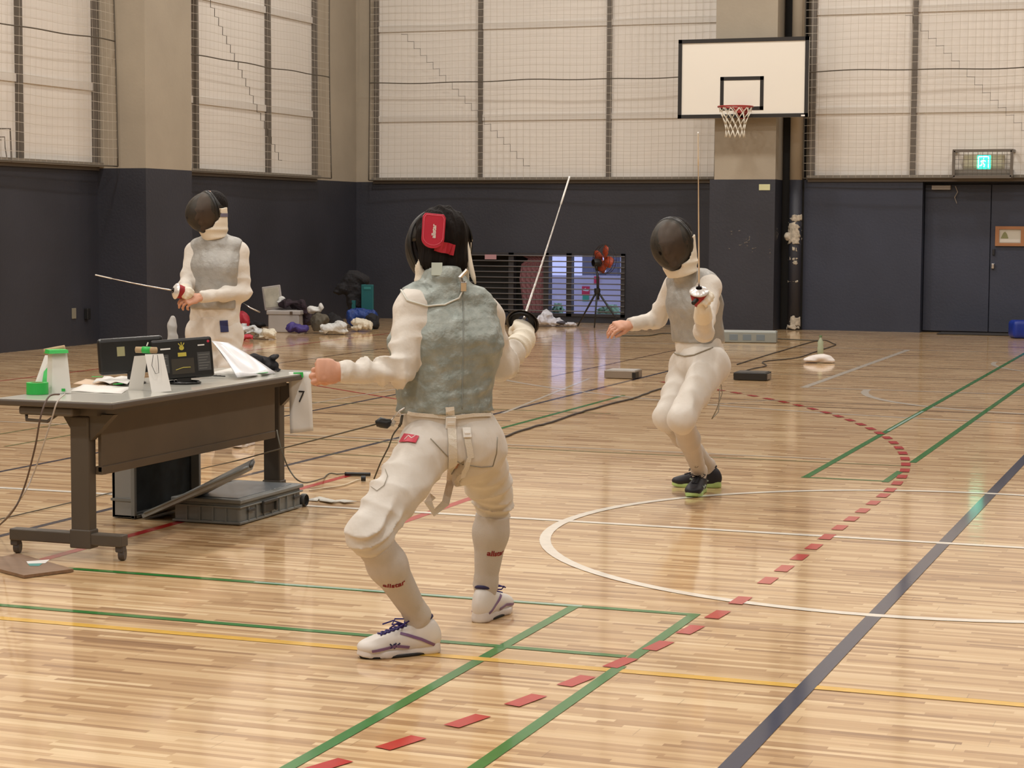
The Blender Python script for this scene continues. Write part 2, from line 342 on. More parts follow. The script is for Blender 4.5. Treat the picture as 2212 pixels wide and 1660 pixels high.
# ================================================================ people: smooth bodies from distance fields
from mathutils.bvhtree import BVHTree
def nrm(v): v = np.asarray(v, np.float32); return v/np.linalg.norm(v)
def A3(v): return np.array(v[:], np.float32)
def smin(a, b, k):
    h = np.clip(.5+.5*(b-a)/k, 0, 1); return b+(a-b)*h-k*h*(1-h)
def cone(a, b, ra, rb):
    a, b = A3(a), A3(b); ab = b-a; L2 = float(ab@ab)
    def f(P):
        q = P-a; t = np.clip(q@ab/L2, 0, 1); return np.linalg.norm(q-t[:, None]*ab, axis=1)-(ra+(rb-ra)*t)
    return f
def econe(a, b, A_, B_, side):
    """tapered limb of elliptic section: A_=(half width, half depth) at a, B_ at b; side = width direction"""
    a, b = A3(a), A3(b); ab = b-a; L2 = float(ab@ab); ax = ab/math.sqrt(L2); s = np.asarray(side[:], np.float32); s = nrm(s-ax*(s@ax)); g = np.cross(ax, s)
    def f(P):
        q = P-a; tt = q@ab/L2; t = np.clip(tt, 0, 1); e = (tt-t)*math.sqrt(L2)
        rs = A_[0]+(B_[0]-A_[0])*t; rf = A_[1]+(B_[1]-A_[1])*t
        m = np.minimum(rs, rf)
        return (np.sqrt((q@s/rs)**2+(q@g/rf)**2+(e/m)**2)-1)*m
    return f
def ellip(c, R3, rad):
    c = A3(c); R3 = np.asarray(R3, np.float32); rad = np.asarray(rad, np.float32)
    def f(P):
        q = (P-c)@R3.T; k0 = np.linalg.norm(q/rad, axis=1); return (k0-1)*rad.min() if False else k0*(k0-1)/(np.linalg.norm(q/(rad*rad), axis=1)+1e-6)
    return f
def union(fs, k=.03):
    def f(P):
        d = fs[0](P)
        for g in fs[1:]: d = smin(d, g(P), k)
        return d
    return f
def below(f, p, n, soft=0):         # keep the side of the plane that n points away from
    p, n = A3(p), nrm(n[:])
    return lambda P: np.maximum(f(P), (P-p)@n)
def both(f, g): return lambda P: np.maximum(f(P), g(P))
def minus(f, g): return lambda P: np.maximum(f(P), -g(P))
def offs(f, r): return lambda P: f(P)-r
def wob(f, amp, freq, seed=0, dirs=None, n=5):
    rd = np.random.RandomState(seed); D = rd.normal(size=(n, 3)).astype(np.float32)
    if dirs is not None: D = D*np.asarray(dirs, np.float32)
    D = D/np.linalg.norm(D, axis=1)[:, None]*freq*(1+rd.rand(n)[:, None]).astype(np.float32); ph = rd.rand(n)*6.28
    def g(P):
        Q = P + .02*np.sin(P[:, [1, 2, 0]]*17+ph[0]); s = 0
        for i in range(n): s = s+(1-np.abs(np.sin(Q@D[i]+ph[i]))*2)
        return f(P)-amp*s/n*1.6
    return g
def folds(f, a, b, cnt, amp, t0=0, t1=1, seed=0, twist=1., side=(1, 0, 0), reach=.12):
    """cloth bunched in rings across the limb a-b between t0 and t1"""
    a, b = A3(a), A3(b); ab = b-a; L2 = float(ab@ab); ax = ab/math.sqrt(L2); s = np.asarray(side[:], np.float32); s = nrm(s-ax*(s@ax)); g_ = np.cross(ax, s)
    rd = np.random.RandomState(seed); ph = rd.rand(4)*6.28
    def g(P):
        q = P-a; t = q@ab/L2; phi = np.arctan2(q@g_, q@s); tc = (t-t0)/(t1-t0)
        w_ = np.clip(1-np.abs(tc*2-1)**3, 0, 1); r = np.linalg.norm(q-np.clip(t, 0, 1)[:, None]*ab, axis=1); w_ = w_*np.clip((reach-r)/(reach*.3), 0, 1)
        x = 2*PI*cnt*tc + twist*np.sin(phi+ph[0]) + .8*np.sin(2*phi+ph[1]+tc*3)
        k = (.55+.45*np.sin(phi*1.+ph[2]+tc*5))
        return f(P) - amp*w_*k*(1-2*np.abs(np.sin(x/2))**.8)
    return g
def isosurf(f, lo, hi, h):
    lo = np.asarray(lo, np.float32); nb = np.maximum(1, np.ceil((np.asarray(hi)-lo)/(8*h)).astype(int)); n = nb*8+1
    V = np.empty(n, np.float32)
    bc = np.stack(np.meshgrid(*[np.arange(k) for k in nb], indexing='ij'), -1).reshape(-1, 3)
    C = lo+(bc*8+4)*h; dc = f(C.astype(np.float32)); act = np.abs(dc) < 8*h*.87+.035
    V[:] = 1
    for (i, j, k), d in zip(bc[~act], dc[~act]): V[i*8:i*8+9, j*8:j*8+9, k*8:k*8+9] = d
    o = np.stack(np.meshgrid(*[np.arange(9)]*3, indexing='ij'), -1).reshape(-1, 3)
    ab = bc[act]
    for s in range(0, len(ab), 400):
        sb = ab[s:s+400]; I = (sb[:, None, :]*8+o[None]).reshape(-1, 3); d = f((lo+I*h).astype(np.float32)); V[I[:, 0], I[:, 1], I[:, 2]] = d
    S = V < 0
    c = [S[a:n[0]-1+a, b:n[1]-1+b, e:n[2]-1+e] for a in (0, 1) for b in (0, 1) for e in (0, 1)]
    anyc = np.logical_or.reduce(c) & ~np.logical_and.reduce(c)
    I = np.argwhere(anyc); idx = -np.ones(anyc.shape, np.int64); idx[anyc] = np.arange(len(I))
    off = np.array([(a, b, e) for a in (0, 1) for b in (0, 1) for e in (0, 1)])
    cv = np.stack([V[I[:, 0]+a, I[:, 1]+b, I[:, 2]+e] for a, b, e in off], 1)
    acc = np.zeros((len(I), 3)); cnt = np.zeros(len(I))
    for p in range(8):
        for q in range(p+1, 8):
            if np.abs(off[p]-off[q]).sum() != 1: continue
            m = (cv[:, p] < 0) != (cv[:, q] < 0); t = cv[m, p]/(cv[m, p]-cv[m, q]); acc[m] += off[p]+t[:, None]*(off[q]-off[p]); cnt[m] += 1
    verts = lo + (I + acc/cnt[:, None])*h
    F = []
    for ax in range(3):
        b_, c_ = [(1, 2), (2, 0), (0, 1)][ax]
        sl0 = [slice(None)]*3; sl1 = [slice(None)]*3; sl0[ax] = slice(0, -1); sl1[ax] = slice(1, None)
        a0, a1 = S[tuple(sl0)], S[tuple(sl1)]; E_ = np.argwhere(a0 != a1)
        ok = (E_[:, b_] > 0) & (E_[:, c_] > 0) & (E_[:, b_] < n[b_]-1) & (E_[:, c_] < n[c_]-1); E_ = E_[ok]
        ins = a0[E_[:, 0], E_[:, 1], E_[:, 2]]
        def cell(db, dc_): q = E_.copy(); q[:, b_] += db; q[:, c_] += dc_; return idx[q[:, 0], q[:, 1], q[:, 2]]
        Q = np.stack([cell(-1, -1), cell(0, -1), cell(0, 0), cell(-1, 0)], 1); Q[~ins] = Q[~ins][:, ::-1]; F.append(Q)
    return verts, np.concatenate(F)
def fmesh(name, parts, mats, parent, lap=1):
    """parts: list of (field, lo, hi, cell[, material index])"""
    V = []; F = []; MI = []; o = 0
    for p in parts:
        v, f_ = isosurf(*p[:4])
        for _ in range(lap):       # light smoothing
            acc = np.zeros_like(v); c = np.zeros(len(v))
            for a, b in ((0, 1), (1, 2), (2, 3), (3, 0)):
                np.add.at(acc, f_[:, a], v[f_[:, b]]); np.add.at(c, f_[:, a], 1); np.add.at(acc, f_[:, b], v[f_[:, a]]); np.add.at(c, f_[:, b], 1)
            v = v*.5+.5*acc/np.maximum(c, 1)[:, None]
        V.append(v); F.append(f_+o); o += len(v); MI += [p[4] if len(p) > 4 else 0]*len(f_)
    V = np.concatenate(V); F = np.concatenate(F)
    me = bpy.data.meshes.new(name); me.vertices.add(len(V)); me.vertices.foreach_set('co', V.astype(np.float32).ravel())
    me.loops.add(F.size); me.loops.foreach_set('vertex_index', F.ravel().astype(np.int32)); me.polygons.add(len(F))
    me.polygons.foreach_set('loop_start', np.arange(0, F.size, 4, dtype=np.int32)); me.polygons.foreach_set('loop_total', np.full(len(F), 4, np.int32))
    for m in (mats if isinstance(mats, (list, tuple)) else [mats]): me.materials.append(m)
    me.polygons.foreach_set('material_index', np.array(MI, np.int32)); me.update(calc_edges=True); me.polygons.foreach_set('use_smooth', [True]*len(F))
    ob = bpy.data.objects.new(name, me); COL.objects.link(ob)
    if parent: ob.parent = parent; ob.matrix_parent_inverse = parent_world(parent).inverted()
    return ob
def bbox(pts, m):
    P = np.array([A3(p) for p in pts]); return P.min(0)-m, P.max(0)+m
def bvh_of(objs):
    V = []; F = []
    for o in objs:
        b0 = len(V); V += [v.co.copy() for v in o.data.vertices]; F += [[i+b0 for i in p.vertices] for p in o.data.polygons]
    return BVHTree.FromPolygons(V, F)
CP = Vector((0, 0, CAMH))
def hit(b, u, v, lift=.003):
    d = (W(u, v, 1)-CP).normalized(); h = b.ray_cast(CP, d)
    if h[0] is None: return None, None
    return h[0]+h[1]*lift, h[1]
def hits(b, uv, lift=.003, n=0):
    out = []; nn = []
    if n:
        uv2 = []
        for i in range(len(uv)-1):
            for k in range(n): t = k/n; uv2.append((uv[i][0]*(1-t)+uv[i+1][0]*t, uv[i][1]*(1-t)+uv[i+1][1]*t))
        uv = uv2+[uv[-1]]
    for u, v in uv:
        p, q = hit(b, u, v, lift)
        if p is not None: out.append(p); nn.append(q)
    return out, nn
def hand(wr, D, N, sg, curl, L=.175, spread=.10, thumb=(.5, .35), w_=.040, th=.014, fr=.0085, tcurl=.5):
    """wrist, palm direction D, back-of-hand normal N, sg=+1 thumb towards N x D side; curl = 4 finger bends"""
    D = Vector(D).normalized(); N = Vector(N); N = (N-D*N.dot(D)).normalized(); S = N.cross(D)*sg      # S points to the thumb side
    wr = Vector(wr); pl = L*.50; fs = []; pts = [wr]
    fs.append(econe(wr-D*.01, wr+D*pl*.55, (.028, .019), (w_*.98, th+.004), S)); fs.append(econe(wr+D*pl*.4, wr+D*pl, (w_, th+.003), (w_*1.0, th-.002), S))
    Lf = [L*.40, L*.45, L*.42, L*.33]
    for i in range(4):
        s_ = (.75-.5*i)*w_*1.02; base = wr+D*(pl-(.004, 0, .003, .010)[i])+S*s_; d = (D+S*spread*(1.5-i)*.5).normalized(); r = fr*(1, 1.03, 1, .86)[i]; p = base-d*.01
        ang = 0
        for k, (fr_, c) in enumerate(((.46, .9), (.30, 1.1), (.24, .7))):
            ang += curl[i]*c; dd = d*math.cos(ang)-N*math.sin(ang); q = p+dd*(Lf[i]*fr_+(.01 if k == 0 else 0)); fs.append(cone(p, q, r*(1.06-.08*k), r*(1.0-.08*k))); pts.append(q); p = q
    b0 = wr+D*pl*.28+S*w_*.62-N*.004; a, o_ = thumb
    d = (D*math.cos(a)+S*math.sin(a)-N*o_).normalized(); p1 = b0+d*L*.20; d2 = (d*math.cos(tcurl)+(D*.6-S*.8).normalized()*math.sin(tcurl)-N*.1).normalized(); p2 = p1+d2*L*.17; p3 = p2+(d2-S*.15*tcurl).normalized()*L*.13
    fs += [cone(b0, p1, .0145, .0115), cone(p1, p2, .0112, .0098), cone(p2, p3, .0098, .0082)]; pts += [p1, p2, p3]
    return union(fs, .006), bbox(pts, .03)
# materials of the fencers
m_skin = mat('skin', (.62, .32, .21), .5, bump=.08, bscale=150, var=.08, vscale=20)
m_hair = mat('black_hair', (.010, .007, .006), .7, bump=.8, bscale=90, stretch=(1, 1, .12), spec=.15)
m_jack = mat('white_jacket_cloth', (.72, .675, .61), .85, sheen=.1, bump=.55, bscale=20, var=.05, vscale=7)
m_jinn = mat('cream_sleeve_cloth', (.72, .60, .44), .85, sheen=.2, bump=.12, bscale=420, var=.05, vscale=7)
m_bre = mat('white_breeches_cloth', (.69, .645, .585), .85, sheen=.1, bump=.6, bscale=17, var=.05, vscale=6, stretch=(1, 1, .6))
m_sock = mat('grey_white_sock', (.60, .55, .50), .9, bump=.25, bscale=500, var=.05, vscale=9, stretch=(1, 1, .3))
m_lame = mat('silver_lame', (.36, .39, .36), .5, metal=.35, bump=.35, bscale=60, var=.12, vscale=26, double=(.27, .305, .28))
m_lame2 = mat('silver_lame_warm', (.40, .39, .365), .5, metal=.3, bump=.3, bscale=60, var=.10, vscale=20)
m_bib = mat('white_bib_cloth', (.80, .73, .61), .8, bump=.15, bscale=200, var=.05)
m_red = mat('red_strap', (.56, .025, .06), .45, var=.1)
m_redm = mat('dark_red_lining', (.33, .012, .018), .6, var=.2, vscale=30)
m_wire = mat('mask_wire', (.05, .042, .032), .5, metal=.4, alpha=.80)
m_trim = mat('black_mask_trim', (.012, .011, .010), .4)
m_stl = mat('steel', (.62, .60, .58), .28, metal=1.)
m_bellw = mat('pale_steel_guard', (.80, .78, .76), .3, metal=.55)
m_white = mat('white_plastic', (.82, .80, .76), .45)
m_cord = mat('grey_cord', (.33, .30, .24), .6)
m_strap = mat('white_webbing', (.74, .68, .58), .75, bump=.3, bscale=300)
CRh = Vector((_cy, _sy, 0)); CFh = Vector((-_sy, _cy, 0)); UP = Vector((0, 0, 1))
def facing(a):      # a degrees to the left of the camera's own heading
    a = math.radians(a); F = CFh*math.cos(a)-CRh*math.sin(a); S = CRh*math.cos(a)+CFh*math.sin(a); return F, S
def head_field(c, f_, s_, u_, ears=True):
    R3 = [A3(s_), A3(f_), A3(u_)]; fs = [ellip(c+u_*.03-f_*.012, R3, (.076, .095, .09)), ellip(c-u_*.035+f_*.02, R3, (.058, .068, .078)),
        cone(c+f_*.085+u_*.005, c+f_*.108-u_*.028, .008, .013), ellip(c+f_*.082+u_*.022, R3, (.05, .014, .010)), ellip(c+f_*.088-u_*.062, R3, (.024, .011, .008)), ellip(c+f_*.07-u_*.10, R3, (.024, .022, .02)),
        ellip(c+s_*.078-u_*.005-f_*.012, R3, (.010, .018, .031)), ellip(c-s_*.078-u_*.005-f_*.012, R3, (.010, .018, .031))]
    f0 = union(fs if ears else fs[:-2], .018)
    for sg in (-1, 1): f0 = minus(f0, ellip(c+f_*.098+s_*.031*sg+u_*.002, R3, (.014, .010, .007)))
    return f0
# ---------------------------------------------------------------- shoe in its own frame: x to the toe, z up, sole on z=0
SHOE = {}
def shoe(parent, heel, toe, cols, ank, name='shoe', L=.285, laces=True, style='a', tilt=0):
    """heel, toe: floor points; cols: (upper, sole, lining, accents, laces)"""
    k = L/.285
    if 'v' not in SHOE:
        I3 = np.eye(3)
        up = union([ellip((-.088, 0, .052), I3, (.045, .034, .050)), ellip((-.03, 0, .050), I3, (.07, .037, .048)), ellip((.035, -.002, .044), I3, (.07, .042, .036)), ellip((.085, -.002, .034), I3, (.056, .045, .028)), ellip((-.065, 0, .085), I3, (.047, .031, .035))], .02)
        up = below(up, (0, 0, .018), (0, 0, -1)); up = below(up, (-.06, 0, .104), (.28, 0, 1))
        up = minus(up, cone((-.062, 0, .075), (-.05, 0, .16), .026, .036))
        SHOE['v'] = isosurf(up, (-.15, -.06, 0), (.16, .06, .13), .004)
        def outline(P):
            q = P[:, :2]; d = None
            for (ax, ay, ra), (bx_, by, rb) in (((-.098, 0, .033), (-.03, -.001, .030)), ((-.03, -.001, .030), (.055, -.004, .046)), ((.055, -.004, .046), (.105, -.003, .036))):
                A_ = np.array([ax, ay], np.float32); D_ = np.array([bx_-ax, by-ay], np.float32); t_ = np.clip((q-A_)@D_/float(D_@D_), 0, 1); e = np.linalg.norm(q-A_-t_[:, None]*D_, axis=1)-(ra+(rb-ra)*t_); d = e if d is None else smin(d, e, .012)
            return d
        def sole(P):
            x = P[:, 0]; spring = np.clip(x-.07, 0, 1)**2*4.; top = .024+.012*np.clip((-x-.02)/.06, 0, 1)+spring*.6
            a_ = outline(P)+.15*np.abs(P[:, 2]-.012); b_ = np.maximum(P[:, 2]-top, spring*.5-P[:, 2]); return np.where((a_ > 0) & (b_ > 0), np.sqrt(a_*a_+b_*b_), np.maximum(a_, b_))
        SHOE['s'] = isosurf(sole, (-.16, -.07, -.012), (.17, .07, .06), .004)
    heel, toe = Vector(heel), Vector(toe); X = (toe-heel); X.z = 0; X.normalize(); Y = UP.cross(X); o0 = heel+X*(.137*k); o0.z = 0
    Mx = Matrix((X*k, Y*k, UP*k)).transposed().to_4x4(); Mx.translation = o0
    if tilt: Mx = Mx @ Matrix.Translation((.1, 0, 0)) @ Matrix.Rotation(tilt, 4, 'Y') @ Matrix.Translation((-.1, 0, 0))
    def put(nm, vf, m, par, zt=None):
        v, f_ = vf; b = MB(); b.add([Mx @ Vector(p) for p in v], f_.tolist())
        return b.build(nm, m, par, smooth=True)
    root = put(name, SHOE['v'], [cols[0]], parent)
    s_ = put('sole', SHOE['s'], [cols[1]], root)
    bv = bvh_of([root]); iv = Mx.inverted()
    def sp(x, y, z, dirn):      # point of the upper found from the side
        h = bv.ray_cast(Mx @ Vector((x, y, z)), (Mx.to_3x3() @ Vector(dirn)).normalized()); return (h[0]+h[1]*.0012, h[1]) if h[0] else (Mx @ Vector((x, y, z)), UP)
    lin = MB(); pr = [(-.062+.036*math.cos(a)*(1 if math.cos(a) > 0 else 1.05), .0285*math.sin(a), 0) for a in np.linspace(0, 2*PI, 25)]
    lin.tube([Mx @ Vector((x, y, .106-.28*(x+.06))) for x, y, z in pr], .0062*k, 8, caps=False); lin.build('collar_lining', cols[2], root, smooth=True)
    for sg in (-1, 1):
        if style == 'a': lines = [[(-.10, .03), (-.055, .052), (-.01, .068), (.02, .076)], [(-.015, .030), (.03, .038), (.085, .030), (.115, .026)]]
        else: lines = [[(-.06, .04), (-.02, .05), (.02, .042), (.05, .055)], [(-.02, .05), (.0, .034), (.045, .03)]]
        for ln in lines:
            pts = []; ns = []; ac = MB()
            for i in range(len(ln)-1):
                for q in range(4):
                    t = q/4; p, n_ = sp(ln[i][0]*(1-t)+ln[i+1][0]*t, sg*.09, ln[i][1]*(1-t)+ln[i+1][1]*t, (0, -sg, 0)); pts.append(p); ns.append(n_)
            ac.ribbon(pts, .009*k, ns, .0012); ac.build('side_stripe', cols[3], root, smooth=False)
    if laces:
        lc = MB(); r_ = .0026*k
        for i in range(6):
            x = -.012+.014*i
            p = [sp(x+.003*j, (j-2)*.008, .2, (0, 0, -1))[0]+UP*.002 for j in range(5)]; lc.tube(p, r_, 6)
            p = [sp(x+.012-.003*j, (j-2)*.008, .2, (0, 0, -1))[0]+UP*.002 for j in range(5)]; lc.tube(p, r_, 6)
        c0 = sp(-.012, 0, .2, (0, 0, -1))[0]+UP*.004
        for sg, up_ in ((1, .012), (-1, .010)):
            lc.tube([c0, c0+(X*-.01+Y*sg*.022+UP*up_*1.2)*k, c0+(X*.015+Y*sg*.045+UP*up_)*k, c0+(X*.03+Y*sg*.03-UP*.004)*k, c0], r_, 6)
            lc.tube([c0, c0+(X*.03+Y*sg*.02+UP*.010)*k, c0+(X*.06+Y*sg*.034-UP*.002)*k], r_, 6)
        lc.build('laces', cols[4], root, smooth=True)
    return root, sp, Mx
def foil(label, hand_p, tip, bell_c, grip_dir=None, rad=.056, lining=True, bellm=None, coverm=None):
    """hand_p: grip end, bell_c: guard centre, tip: blade tip"""
    bc, tp, hp = Vector(bell_c), Vector(tip), Vector(hand_p); ax = (tp-bc).normalized(); t = thing('foil', label, 'fencing foil', bc)
    n = 16; L = (tp-bc).length; u = ax.orthogonal().normalized()
    pts = [bc+ax*L*i/n+UP*(-.004*math.sin(PI*i/n)) for i in range(n+1)]
    MB().tube(pts, [.0048-.0030*i/n for i in range(n+1)], 8).build('blade', m_stl, t, smooth=True)
    MB().tube([pts[-4], pts[-3], pts[-2], pts[-1], pts[-1]+ax*.012], [.0037, .0037, .0036, .0036, .0036], 8).build('tip_tape', m_white, t, smooth=True)
    prof = [(.0, .006), (rad*.35, .004), (rad*.7, -.004), (rad*.95, -.014), (rad, -.018), (rad*.97, -.018), (rad*.7, -.007), (rad*.3, .001), (.0, .003)]
    MB().lathe(prof, bc, ax, 32).build('guard', bellm or m_bellw, t, smooth=True)
    MB().lathe([(0, -.001), (rad*.65, -.009), (rad*.86, -.018), (rad*.80, -.022), (0, -.012)], bc, ax, 28).build('guard_pad', m_redm if lining else m_trim, t, smooth=True)
    if coverm:       # cloth cone of the cord hanging behind the guard
        MB().lathe([(rad*.93, -.017), (rad*.92, -.035), (rad*.78, -.065), (rad*.6, -.085), (rad*.5, -.095)], bc, ax, 20, (1, .85)).build('cord_cover', coverm, t, smooth=True)
    MB().tube([bc-ax*.006, bc-ax*.05, hp], [.010, .013, .011], 10).build('grip', m_trim, t, smooth=True)
    return t

def frame_mask(t, c, f_, s_, u_, label=None, h=.118, w=.104, dpt=.145, wire=None, back=.072):
    """fencing mask: wire dome, rim, padding, bib; returns the mask object"""
    mk = MB(); nA, nB = 48, 22
    def dome(th, ph, r=1.):
        a = ph*PI*.56; x = w*math.sin(a)*math.cos(th); hh = h if math.sin(th) > 0 else h*1.22; z = hh*math.sin(a)*math.sin(th); y = dpt*math.cos(a)
        x *= 1-.10*max(0, -math.sin(th))**2; z -= .018*(1-ph)
        return c+s_*x*r+u_*(z*r+.01)+f_*(y+.025)
    for i in range(nB+1):
        for j in range(nA): mk.v.append(tuple(dome(2*PI*j/nA, i/nB)))
    for i in range(nB):
        for j in range(nA): mk.f.append((i*nA+j, i*nA+(j+1) % nA, (i+1)*nA+(j+1) % nA, (i+1)*nA+j)); mk.m.append(0); mk.sm.append(True)
    mo = mk.build('mask', wire or m_wire, t, smooth=True); mo['label'] = label or 'black wire fencing mask'
    rim = [dome(2*PI*j/72, 1.0) for j in range(73)]
    MB().tube(rim, .0060, 8, caps=False).build('mask_rim', m_trim, mo, smooth=True)
    MB().tube([dome(2*PI*j/72, .94, .955) for j in range(73)], .011, 8, caps=False).build('mask_padding', m_trim, mo, smooth=True)
    sd = MB()        # dark padded cheek panels behind the dome
    for sg in (-1, 1):
        R_ = []; sd = MB()
        for i in range(5):
            R_.append([dome(PI/2-sg*(.30+1.25*j/8)*1.0, 1.0, 1-.04*i)-f_*(.013*i)+u_*0 for j in range(9)])
        for i in range(4):
            for j in range(8): sd.quad(R_[i][j], R_[i][j+1], R_[i+1][j+1], R_[i+1][j])
        so_ = sd.build('cheek_panel', m_trim, mo, smooth=True); md = so_.modifiers.new('t', 'SOLIDIFY'); md.thickness = .006
    R3 = [A3(s_), A3(f_), A3(u_)]
    bib = union([econe(c+u_*.01-f_*.020, c-u_*.11+f_*.0, (.100, .100), (.088, .092), s_), econe(c-u_*.10+f_*.005, c-u_*.175+f_*.010, (.080, .078), (.075, .062), s_)], .03)
    bib = minus(bib, ellip(c+u_*.002+f_*.035, R3, (w*1.02, dpt*1.02, h*1.14)))
    bib = folds(bib, c-u_*.06, c-u_*.19, 2.2, .006, 0, 1, 3, 1.1, s_)
    a, b = A3(c-f_*.028+u_*.0), nrm((-f_-u_*.15)[:])
    b0 = below(bib, c-f_*back, -f_*1.-u_*.12); b0 = below(b0, c+u_*.012, u_*1.-f_*.1)
    b0 = minus(b0, econe(c+u_*.03-f_*.02, c-u_*.20-f_*.012, (.070, .075), (.060, .062), s_))
    b0 = below(b0, c-u_*.172, -u_)
    lo, hi = bbox([c-u_*.10], .17); fmesh('bib', [(b0, lo, hi, .005)], m_bib, mo)
    return mo, dome
def fencer(t, J, F, S, mf, cell=.007, vest=None, cols=None, hands=(), sex=1., glovehand=None):
    """J: joints; S = the fencer's right; mf = (face dir, side, up)"""
    U = UP; f_, s_, u_ = mf; w_ = J.pop('width', 1.); g = lambda k: J[k]
    pel, wai, che, shc, nek, hed = [g(k) for k in ('pel', 'wai', 'che', 'shc', 'nek', 'hed')]
    hd_f = head_field(hed, f_, s_, u_)
    parts = [(union([econe(pel, che, (.12, .09), (.13, .10), S), econe(che, shc, (.13, .10), (.11, .07), S), cone(shc, hed, .05, .05)]+
        [cone(J['s'+k], J['e'+k], .04, .034) for k in 'LR']+[cone(J['e'+k], J['w'+k], .034, .025) for k in 'LR']+[cone(shc, J['s'+k], .05, .042) for k in 'LR']+
        [cone(J['h'+k], J['k'+k], .055, .034) for k in 'LR']+[cone(J['k'+k], J['a'+k], .034, .026) for k in 'LR']+[cone(pel, J['h'+k], .07, .055) for k in 'LR'], .03),)+tuple(bbox(list(J.values()), .1))+(.012,)]
    l2, h2 = bbox([hed], .16); parts.append((union([hd_f, cone(hed-U*.05, nek, .052, .05)], .02), l2, h2, .006))
    for hf, (hl, hh) in hands: parts.append((hf, hl-.02, hh+.02, .0042))
    fmesh('body', parts, m_skin, t)
    R3 = [A3(s_), A3(f_), A3(u_)]
    hair = minus(union([ellip(hed+u_*.028-f_*.026, R3, (.086, .092, .092)), ellip(hed-u_*.04-f_*.045, R3, (.062, .05, .055))], .02), ellip(hed+f_*.10-u_*.05, R3, (.085, .09, .12)))
    fmesh('hair', [(hair, l2, h2, .007)], m_hair, t)
    tors = [econe(pel+U*.03, wai, (.150*w_, .115), (.140*w_, .108), S), econe(wai, che, (.140*w_, .108), (.158*w_, .118), S), econe(che, shc, (.158*w_, .118), (.140*w_, .080), S), cone(shc, nek, .072, .055)]
    jk = union(tors+[cone(shc, J['s'+k], .07, .064) for k in 'LR']+[cone(J['s'+k], J['e'+k], .060, .050) for k in 'LR']+[cone(J['e'+k], J['w'+k], .049, .037) for k in 'LR'], .028)
    for i, k in enumerate('LR'):
        jk = folds(jk, J['e'+k], J['w'+k], 3.4, .007, -.25, .95, 2+i, 1.2, U); jk = folds(jk, J['s'+k], J['e'+k], 2.6, .006, .3, 1.2, 5+i, 1.6, S)
        d = (J['w'+k]-J['e'+k]).normalized(); wz = A3(J['w'+k]+d*.004); jk0 = jk
        jk = (lambda P, f0=jk0, wz=wz, d=A3(d): np.where(np.linalg.norm(P-wz, axis=1) < .09, np.maximum(f0(P), (P-wz)@d), f0(P)))
    jk = wob(jk, .0025, 26, 4); jk = below(jk, pel+U*.02, -U); jk = below(jk, nek+U*.02, U)
    lo, hi = bbox([pel, nek]+[J[a+b] for a in 'sew' for b in 'LR'], .12)
    jo = fmesh('jacket', [(jk, lo, hi, cell)], cols[0], t)
    vt = offs(union(tors[:3]+[cone(shc, nek, .074, .062)]+[cone(shc, J['s'+k]-(J['s'+k]-shc)*.15+U*.01, .07, .058) for k in 'LR'], .03), .009)
    vt = wob(wob(vt, .003, 16, 11, (1, 1, .4)), .0016, 45, 12); vt = below(vt, wai-U*.035, -U)
    for k in 'LR': q = (J['s'+k]-shc); q.z = 0; q.normalize(); vt = below(vt, J['s'+k]+q*.022, q-U*.08)
    vt = below(vt, nek+U*.02, U)
    vo = fmesh('vest', [(vt, lo, hi, cell)], cols[1], t); vo['label'] = 'silver grey conductive vest'
    br = union([econe(pel+U*.07, pel-U*.03, (.134*w_, .112), (.152*w_, .130), S)]+[cone(J['h'+k], J['k'+k], .096, .068) for k in 'LR']+[cone(pel+(J['h'+k]-pel)*.5, J['h'+k], .11, .10) for k in 'LR']+[cone(J['k'+k], J['k'+k]+(J['a'+k]-J['k'+k])*.2, .066, .058) for k in 'LR'], .03)
    for i, k in enumerate('LR'):
        n_ = (J['a'+k]-J['k'+k]).normalized(); br = folds(br, J['h'+k], J['k'+k], 4, .007, .05, 1., 3+i, 1.5, S, .2); br = folds(br, J['k'+k]-(J['a'+k]-J['k'+k])*.2, J['a'+k], 3, .008, 0., .5, 6+i, 1.2, S, .15)
    br = wob(br, .003, 22, 8); br = below(br, pel+U*.085, U); br0 = br
    kp = [(A3(J['k'+k]), nrm((J['a'+k]-J['k'+k])[:]), A3(J['a'+k])) for k in 'LR']
    def brf(P):
        d = br0(P); T_ = []; R_ = []
        for c_, n_, a_ in kp: q = P-c_; t_ = q@n_; T_.append(t_); R_.append(np.linalg.norm(q-np.clip(t_, -.1, 1)[:, None]*n_, axis=1))
        for i in (0, 1): d = np.where((T_[i] > 0) & (R_[i] < .14) & (R_[i] <= R_[1-i]), np.maximum(d, T_[i]-.085), d)
        return d
    lo, hi = bbox([pel]+[J[a+b] for a in 'k' for b in 'LR']+[c_+n_*.1 for c_, n_, a_ in kp for c_ in [Vector(c_)] for n_ in [Vector(n_)]], .13)
    bro = fmesh('breeches', [(brf, lo, hi, cell)], cols[2], t)
    so = []
    for k in 'LR':
        k_, a_ = J['k'+k], J['a'+k]; n_ = (a_-k_).normalized(); q = k_+(a_-k_)*.38
        sk = union([cone(k_+n_*.03, q, .058, .056), cone(q, a_, .056, .037), cone(a_, a_-U*.03, .037, .034)], .03); sk = below(sk, k_+n_*.05, -n_); sk = folds(sk, k_, a_, 4, .003, .55, 1.1, 3)
        l_, h_ = bbox([k_, a_], .09); so.append(fmesh('sock', [(sk, l_, h_, .006)], cols[3], t))
    return jo, vo, bro, so
